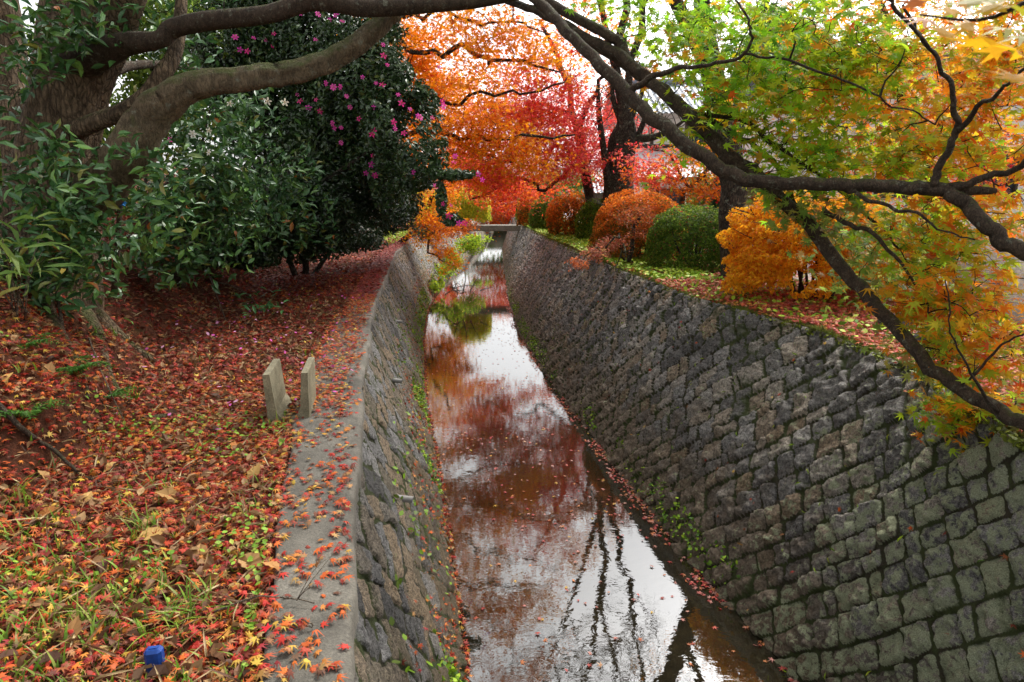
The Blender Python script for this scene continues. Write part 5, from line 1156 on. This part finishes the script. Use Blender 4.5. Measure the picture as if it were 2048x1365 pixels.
GC = [(4, (.20, .36, .02)), (3, (.34, .48, .03)), (2, (.46, .52, .05)), (1, (.09, .18, .02))]
def gd(x, y, s): return np.clip(sstep(.42, .6, fbm(x * .8, y * .8, 36, 2)) * sstep(7.0, 10, y) * 1.3 + .10 + .9 * sstep(12, 17, y), 0, 1)
o = litter(42000, 5, 30, vx, zr, .065, lambda n, x, y: pal(n, GC), 'ground_cover', 'bright green low ground cover on the right verge', ROUND, dens=gd, lift=(.01, .07), tilt=.5); tag(o, cat='ground cover')
o = litter(7000, 2.2, 30, lambda y, s: rt(y) + (s - .35) * .16, lambda x, y: ZR - .02 + 0 * x, .035, lambda n, x, y: pal(n, [(3, (.12, .15, .015)), (2, (.2, .24, .02)), (1, (.07, .08, .015))]), 'moss_fringe', 'yellow-green moss fringe along the top edge of the right wall', ROUND, dens=lambda x, y, s: .3 + .9 * fbm(y * 1.5, x, 41, 3), lift=(-.02, .03), tilt=.8, yp=1.6); tag(o, cat='moss')
# water line: weeds and drifted leaves
o = litter(5000, 18, 31, lambda y, s: lt(y) - cw(y) * .8 - s * 2.2, zl, .08, lambda n, x, y: pal(n, GC), 'ground_cover', 'bright green grass patch beside the far end of the left coping', ROUND, dens=lambda x, y, s: sstep(20, 25, y) * (.4 + .6 * fbm(x, y, 37, 2)), lift=(.02, .08), tilt=.6); tag(o, cat='ground cover')
def foot_x(f, off, sg): return lambda y, s: f(y) + sg * (off * s - .05)
o = litter(9000, 1.4, 40, lambda y, s: rf(y) + .16 * s, lambda x, y: .02 + (x - rf(y)) * 1.4, .04, lambda n, x, y: pal(n, GC[:2] + [(4, (.07, .15, .02))]), 'water_weeds', 'small green weeds along the foot of the right wall', ROUND, dens=lambda x, y, s: sstep(.42, .62, fbm(y * 1.1, y * 0, 43, 3)) * .55 + .5 * sstep(12, 16, y), lift=(0, .08), tilt=.9, yp=1.5); tag(o, cat='weeds')
o = litter(8000, 2.5, 30, lambda y, s: lf(y) - .22 * s, lambda x, y: .03 + (lf(y) - x) * 2.2, .045, lambda n, x, y: pal(n, GC[:2] + [(4, (.07, .15, .02))]), 'water_weeds', 'small green weeds along the foot of the left wall', ROUND, dens=lambda x, y, s: sstep(.4, .6, fbm(y * 1.2, x * 0, 47, 3)), lift=(0, .08), tilt=.9, yp=1.3); tag(o, cat='weeds')
litter(5200, 2.4, 24, lambda y, s: lf(y) + .05 - .40 * s ** 1.5, lambda x, y: .02 + np.clip(lf(y) - x, 0, 1) * 2.3, .06, lambda n, x, y: pal(n, LIT), 'fallen_leaves', 'red leaves caught along the foot of the left wall', MAPLE5, dens=lambda x, y, s: .25 + .9 * fbm(y * 1.3, x * 2, 51, 3), tilt=.6, yp=1.2)
litter(2600, 1.4, 26, lambda y, s: rf(y) - .01 - .16 * s ** 2, lambda x, y: .004 + 0 * x, .055, lambda n, x, y: pal(n, [(3, (.42, .06, .05)), (2, (.5, .18, .06)), (2, (.5, .24, .2))]), 'floating_leaves', 'line of pinkish leaves floating along the right wall', MAPLE5, dens=lambda x, y, s: .15 + .9 * sstep(.4, .6, fbm(y * 2, x * 0, 53, 2)), lift=(0, .012), tilt=.25, yp=1.2)
def wd(x, y, s): return np.clip(.12 + .55 * s ** 2 + .9 * sstep(.55, .7, fbm(x * 1.8, y * 1.2, 57, 3)) + .6 * sstep(13, 17, y), 0, 1)
litter(2300, 2.6, 32, lambda y, s: lf(y) + .1 + s * (rf(y) - lf(y) - .15), lambda x, y: .004 + 0 * x, .055, lambda n, x, y: pal(n, [(3, (.42, .06, .05)), (2, (.5, .18, .06)), (2, (.5, .24, .2)), (.6, (.6, .38, .06))]), 'floating_leaves', 'loose leaves floating on the dark canal water', MAPLE5, dens=wd, lift=(0, .010), tilt=.18)
def on_wall(G, n, y0, y1, name, label, pl, size, v0=0, v1=1, tm=MAPLE5, nx=-1, cat='leaves', clump=61):
    gy = G[:, 0, 1]; k = np.where((gy > y0) & (gy < y1))[0]; nv = G.shape[1]
    i = rng.choice(k, n, p=(lambda w_: w_ / w_.sum())(np.gradient(gy)[k])); j = (nv * (v0 + (v1 - v0) * rng.random(n))).astype(int).clip(0, nv - 1)
    P = G[i, j] + np.array([nx * .02, 0, .012]); kk = rng.random(n) < .15 + .95 * sstep(.5, .68, fbm(P[:, 1] * 1.6, P[:, 2] * 1.6, clump, 3)); P = P[kk]
    o = leaves(name, P, (nx * .7, -.1, .6), size, tm, pal(len(P), pl), M['litter' if cat == 'leaves' else 'grass'], None, .5); tag(o, label, cat, kind='stuff')
on_wall(GR, 260, 2.5, 12, 'fallen_leaves', 'odd red leaves stuck to the right stone wall', LIT, .05)
on_wall(GL, 500, 2.0, 10, 'fallen_leaves', 'red leaves lodged on the ledges of the left stone wall', LIT, .05, .1, .7, nx=1)
on_wall(GR, 500, 2.5, 14, 'wall_weeds', 'tiny green sprigs in the joints of the right wall', GC, .05, .1, 1, LANCE, cat='weeds', clump=67)
on_wall(GL, 900, 2.0, 16, 'wall_weeds', 'green moss and sprigs on the left wall stones', GC[:1] + [(3, (.1, .15, .02))], .045, .05, .75, ROUND, nx=1, cat='weeds', clump=71)
# camellia petals on the bank
litter(420, 3.8, 10, lambda y, s: lt(y) - .05 - s * 2.2, lambda x, y: np.maximum(zl(x, y), ZL + .05), .04, lambda n, x, y: pal(n, [(3, (.7, .12, .45)), (1, (.75, .4, .6))]), 'fallen_petals', 'pink camellia petals strewn among the leaves', ROUND, dens=lambda x, y, s: .15 + .9 * sstep(.5, .7, fbm(x * 1.5, y * 1.5, 77, 2)), lift=(.02, .04), tilt=.4)
# grass blades and clover on the near bank
def blades(name, roots, n_each, h, pl, label, parent=None, r=.05, wd_=.006, lean=.7):
    V, F, Cc = [], [], []; nb = 0
    for p in roots:
        for _ in range(n_each):
            a = rng.random() * 6.28; L = h * (.5 + .7 * rng.random()); o0 = p + np.array([rng.normal() * r, rng.normal() * r, 0]); dr = np.array([math.cos(a), math.sin(a), 0]); sd_ = np.array([-dr[1], dr[0], 0]) * wd_ * (.6 + .8 * rng.random())
            col = pal(1, pl)[0]; ln = lean * (.3 + rng.random())
            for k in range(5):
                s = k / 4; c = o0 + dr * L * ln * s ** 1.6 + np.array([0, 0, L * (s - .45 * ln * s * s)])
                wv = sd_ * (1 - s ** 1.5)
                V += [c - wv, c + wv + 1e-5]; Cc += [col * (.7 + .4 * s)] * 2
            F += [(nb + 2 * k, nb + 2 * k + 1, nb + 2 * k + 3, nb + 2 * k + 2) for k in range(4)]; nb += 10
    base = base_of(parent); F = np.array(F)
    me = np_mesh(name, np.array(V) - base, F.ravel(), np.arange(len(F)) * 4, cols=np.array(Cc))
    return link(name, me, M['grass'], parent)
GG = [(4, (.13, .26, .02)), (3, (.22, .35, .03)), (1, (.35, .38, .06)), (.6, (.45, .36, .16))]
def gpt(n, y0, y1, smax, dens):
    y = y0 + (y1 - y0) * rng.random(n); x = lt(y) - cw(y) - .02 - rng.random(n) * smax; k = rng.random(n) < dens(x, y); x, y = x[k], y[k]
    return np.stack([x, y, zl(x, y)], 1)
o = blades('grass', gpt(1300, 1.2, 3.9, 2.3, lambda x, y: sstep(.42, .62, fbm(x * 1.7, y * 1.7, 87, 3)) * sstep(3.7, 2.2, y) + .06), 5, .085, GG, ''); tag(o, 'thin green grass growing through the near leaves', 'grass', kind='stuff')
o = blades('grass', gpt(420, 3.2, 9, 4.5, lambda x, y: .35 * sstep(.5, .66, fbm(x * 1.1, y * 1.1, 88, 3))), 7, .12, GG + [(2, (.08, .14, .03))], ''); tag(o, 'thin dark grass on the shaded slope', 'grass', kind='stuff')
o = litter(4200, 1.3, 4.4, lambda y, s: lt(y) - cw(y) - .01 - s ** 1.6 * 2.0, zl, .028, lambda n, x, y: pal(n, GG[:3]), 'clover', 'small round green weeds among the near leaves', ROUND, dens=lambda x, y, s: sstep(.47, .66, fbm(x * 2.2, y * 2.2, 93, 3)) * .7 + .25 * (s < .06), lift=(.02, .06), tilt=.35); tag(o, cat='weeds')

# single plants, leaves and sticks one can count
def onl(x, y, dz=0.0):
    d = 2.0
    for _ in range(400):
        q = at(x, y, d)
        zz = float(zl(np.array([q[0]]), np.array([q[1]]))[0])
        if q[0] > lt(q[1]) - cw(q[1]): zz = ZL + .045
        if q[2] <= zz: break
        d += .015 + .002 * d
    return np.array([q[0], q[1], zz + dz])
tufts = [((150, 1260), 'large loose grass tuft near the lower left corner'), ((360, 1250), 'grass tuft just above the blue stake'), ((30, 1010), 'grass tuft at the left edge above the sloping stick'), ((620 - 330, 1060), 'small grass tuft among the near leaves, left of centre'),
         ((255, 800), 'dark grass tuft at the foot of the rooty mound'), ((385, 1225), 'grass tuft right of the blue stake near the coping')]
for (x, y), lab in tufts:
    q = onl(x, y); t = thing('grass_tuft', lab, 'grass tuft', q, 'grass tufts on the left bank'); blades('leaf_blades', [q], 26, .15, GG, '', t, .045, .0045, 1.0)
def fern(p, n, L, pl, parent):
    P, N, H, S, Cc = [], [], [], [], []; mb = MB()
    for k in range(n):
        a = k * 6.283 / n + rng.random(); dr = np.array([math.cos(a), math.sin(a), 0]); LL = L * (.7 + .5 * rng.random())
        cur = [p + dr * LL * s + np.array([0, 0, LL * (.75 * s - .6 * s * s)]) for s in np.linspace(0, 1, 9)]
        mb.tube(cur, np.linspace(.003, .001, 9), 4, 1); sd_ = np.array([-dr[1], dr[0], 0])
        for i in range(1, 9):
            for sg in (-1, 1):
                s = i / 9; w_ = .36 * LL * (1 - s) ** .8 + .012
                for u_ in (.3, .65, 1.0): P.append(cur[i] + sd_ * sg * w_ * u_ * .6 + dr * .05 * LL * u_); S.append(w_ * .5 * (1.15 - .4 * u_)); H.append(sd_ * sg + dr * .6)
    leaves('fronds', np.array(P), (0, 0, 1), np.array(S) + .012, LANCE, pal(len(P), pl), M['grass'], parent, .15, head=np.array(H)); mb.build('stalks', M['twig'], parent)
FER = [(4, (.06, .17, .02)), (2, (.11, .25, .03))]
for (x, y), L, lab in [((45, 700), .24, 'fern at the left edge below the old tree'), ((150, 745), .26, 'feathery green fern growing on the rooty mound'), ((215, 800), .2, 'small fern low on the mound beside the bare root'), ((60, 830), .22, 'fern above the sloping stick at left'), ((430, 560), .25, 'fern in the shade under the evergreen shrub')]:
    q = onl(x, y); t = thing('fern', lab, 'fern', q, 'ferns on the left bank'); fern(q, 7, L, FER, t)
q = onl(40, 640); t = thing('bamboo_grass', 'dwarf bamboo with long pale-edged leaves at the left edge', 'bamboo', q); mb = MB(); P, H = [], []
for k in range(10):
    a = rng.random() * 6.28; e = q + np.array([math.cos(a) * .25, math.sin(a) * .25, .3 + .35 * rng.random()]); mb.tube([q + rng.normal(size=3) * .03, (q + e) / 2 + (0, 0, .06), e], [.005, .004, .002], 5, 2)
    for _ in range(7): P.append(e + rng.normal(size=3) * .08); H.append(np.array([math.cos(a), math.sin(a), -.3]) + rng.normal(size=3) * .5)
leaves('leaf_blades', np.array(P), (0, 0, 1), .2, t_oval(.14, .03, .2), pal(len(P), [(3, (.12, .22, .04)), (2, (.22, .32, .06)), (1, (.5, .42, .1))]), M['grass'], t, .4, head=np.array(H)); mb.build('canes', M['twig_pale'], t)
def stick(L, name, lab, w0, w1, mt='twig_pale', lift=.02, side=0):
    P = np.array([onl(x, y, lift + dz) for x, y, dz in L]); t = thing(name, lab, 'branch', P[0]); mb = MB(); mb.tube(P, np.linspace(w0, w1, len(P)), 8, 5, .2, jit=.03); mb.build('stem', M[mt], t)
    if side:
        mb = MB()
        for k in range(side):
            i = rng.integers(0, len(P) - 1); a = P[i] * .5 + P[i + 1] * .5; b_ = a + np.array([rng.normal() * .2, rng.normal() * .2, .05 + .05 * rng.random()]); mb.tube([a, (a + b_) / 2 + (0, 0, .03), b_], [w1, w1 * .7, w1 * .4], 4, 2)
        mb.build('side_twigs', M[mt], t)
    return t, P
stick([(-30, 800, .05), (40, 870, .03), (100, 920, .02), (160, 955, .01), (230, 985, 0)], 'fallen_branch', 'long brown stick sloping down the lower left bank', .016, .006, 'bark_maple')
stick([(128, 670, 0), (115, 600, .35), (100, 540, .75), (85, 490, 1.05), (60, 465, 1.25)], 'sapling', 'thin leafless sapling rising in front of the old trunk', .012, .005)
t, P = stick([(395, 535, .12), (425, 570, .06), (460, 580, .05), (500, 600, .04), (520, 630, .03)], 'fallen_branch', 'fallen branch with fresh green leaves on the shaded slope', .014, .006)
q = np.vstack([P[-1] + rng.normal(size=(34, 3)) * np.array([.12, .25, .03]) + np.array([.05, -.1, .05]), P[-2] + rng.normal(size=(14, 3)) * np.array([.14, .2, .03]) + (.15, 0, .05)])
leaves('leaves', q, (0, 0, 1), .13, t_oval(.3, .05, .1), pal(len(q), [(3, (.06, .2, .05)), (2, (.12, .3, .09))]), M['gloss'], t, .4)
stick([(420, 560, .02), (450, 640, .02), (465, 690, 0)], 'fallen_branch', 'bare grey stick lying down the shaded slope', .008, .004, side=3)
stick([(180, 690, .02), (205, 760, .02), (250, 850, .0)], 'fallen_branch', 'thin pale stick lying along the mound edge', .007, .004)
stick([(430, 1238, .01), (500, 1222, .02), (560, 1215, .01), (630, 1222, 0)], 'twig', 'thin twig lying across the edge of the near coping', .004, .002, side=3)
stick([(605, 1255, 0), (625, 1295, .01), (632, 1330, 0), (618, 1350, 0)], 'twig', 'hair-thin curved twig on the near coping', .0028, .0015)
q = onl(310, 840, .02); t = thing('bark_piece', 'flat piece of weathered bark lying among the leaves', 'bark', q)
mb = MB(); mb.box(q, (.34, .07, .02), rz=12, bev=.006); mb.build('bark_slab', M['bark_old'], t)
tan = [(280, 965), (225, 985 - 40), (470, 905), (515, 985), (90, 965), (75, 1040), (500, 1145), (400, 1125), (150, 1310), (95, 1040), (175, 1012), (305, 1085), (360, 860), (435, 845), (20, 770), (100, 755), (65, 695), (510, 960), (545, 1150), (340, 1005)]
tl = [(0, -.6, .02)]
for k_ in range(1, 8): tl.append((.34 * math.sin(k_ / 8 * math.pi) ** .8 * (1 + .12 * (-1) ** k_), -.5 + k_ / 8, .20 * math.sin(k_ / 8 * math.pi) - .08 * (k_ / 8)))
tl.append((0.02, .56, -.2))
for k_ in range(7, 0, -1): tl.append((-.32 * math.sin(k_ / 8 * math.pi) ** .8 * (1 + .12 * (-1) ** k_), -.5 + k_ / 8, .10 * math.sin(k_ / 8 * math.pi) - .08 * (k_ / 8)))
tl.append((0, 0, 0)); tl = np.array(tl); f = [[16, k_, k_ + 1] for k_ in range(15)] + [[16, 15, 0]]
for k, (x, y) in enumerate(tan):
    q = onl(x, y, .035); col = pal(1, [(3, (.36, .20, .075)), (2, (.45, .27, .08)), (1, (.42, .16, .04))])
    nrm = np.array([[rng.normal() * .4, -.5 * rng.random(), 1.]])
    o = leaves('dry_leaf', np.zeros((1, 3)), nrm, .10, (tl, f), col, M['litter'], None, .3); o.location = tuple(q)
    tag(o, 'big curled tan leaf lying on top of the small maple leaves', 'leaf', 'large tan leaves on the left bank')
q = onl(540, 1305, .012); o = leaves('red_leaf', np.zeros((1, 3)), (0, 0, 1), .09, MAPLE5, np.array([[.55, .012, .02]]), M['litter'], None, .1); o.location = tuple(q); tag(o, 'vivid scarlet leaf lying flat on the near coping', 'leaf')

for o in bpy.data.objects:
    if o.parent is not None and o.name.split('.')[0] in ('twigs', 'side_twigs', 'stems', 'flowers'): o['kind'] = 'stuff'
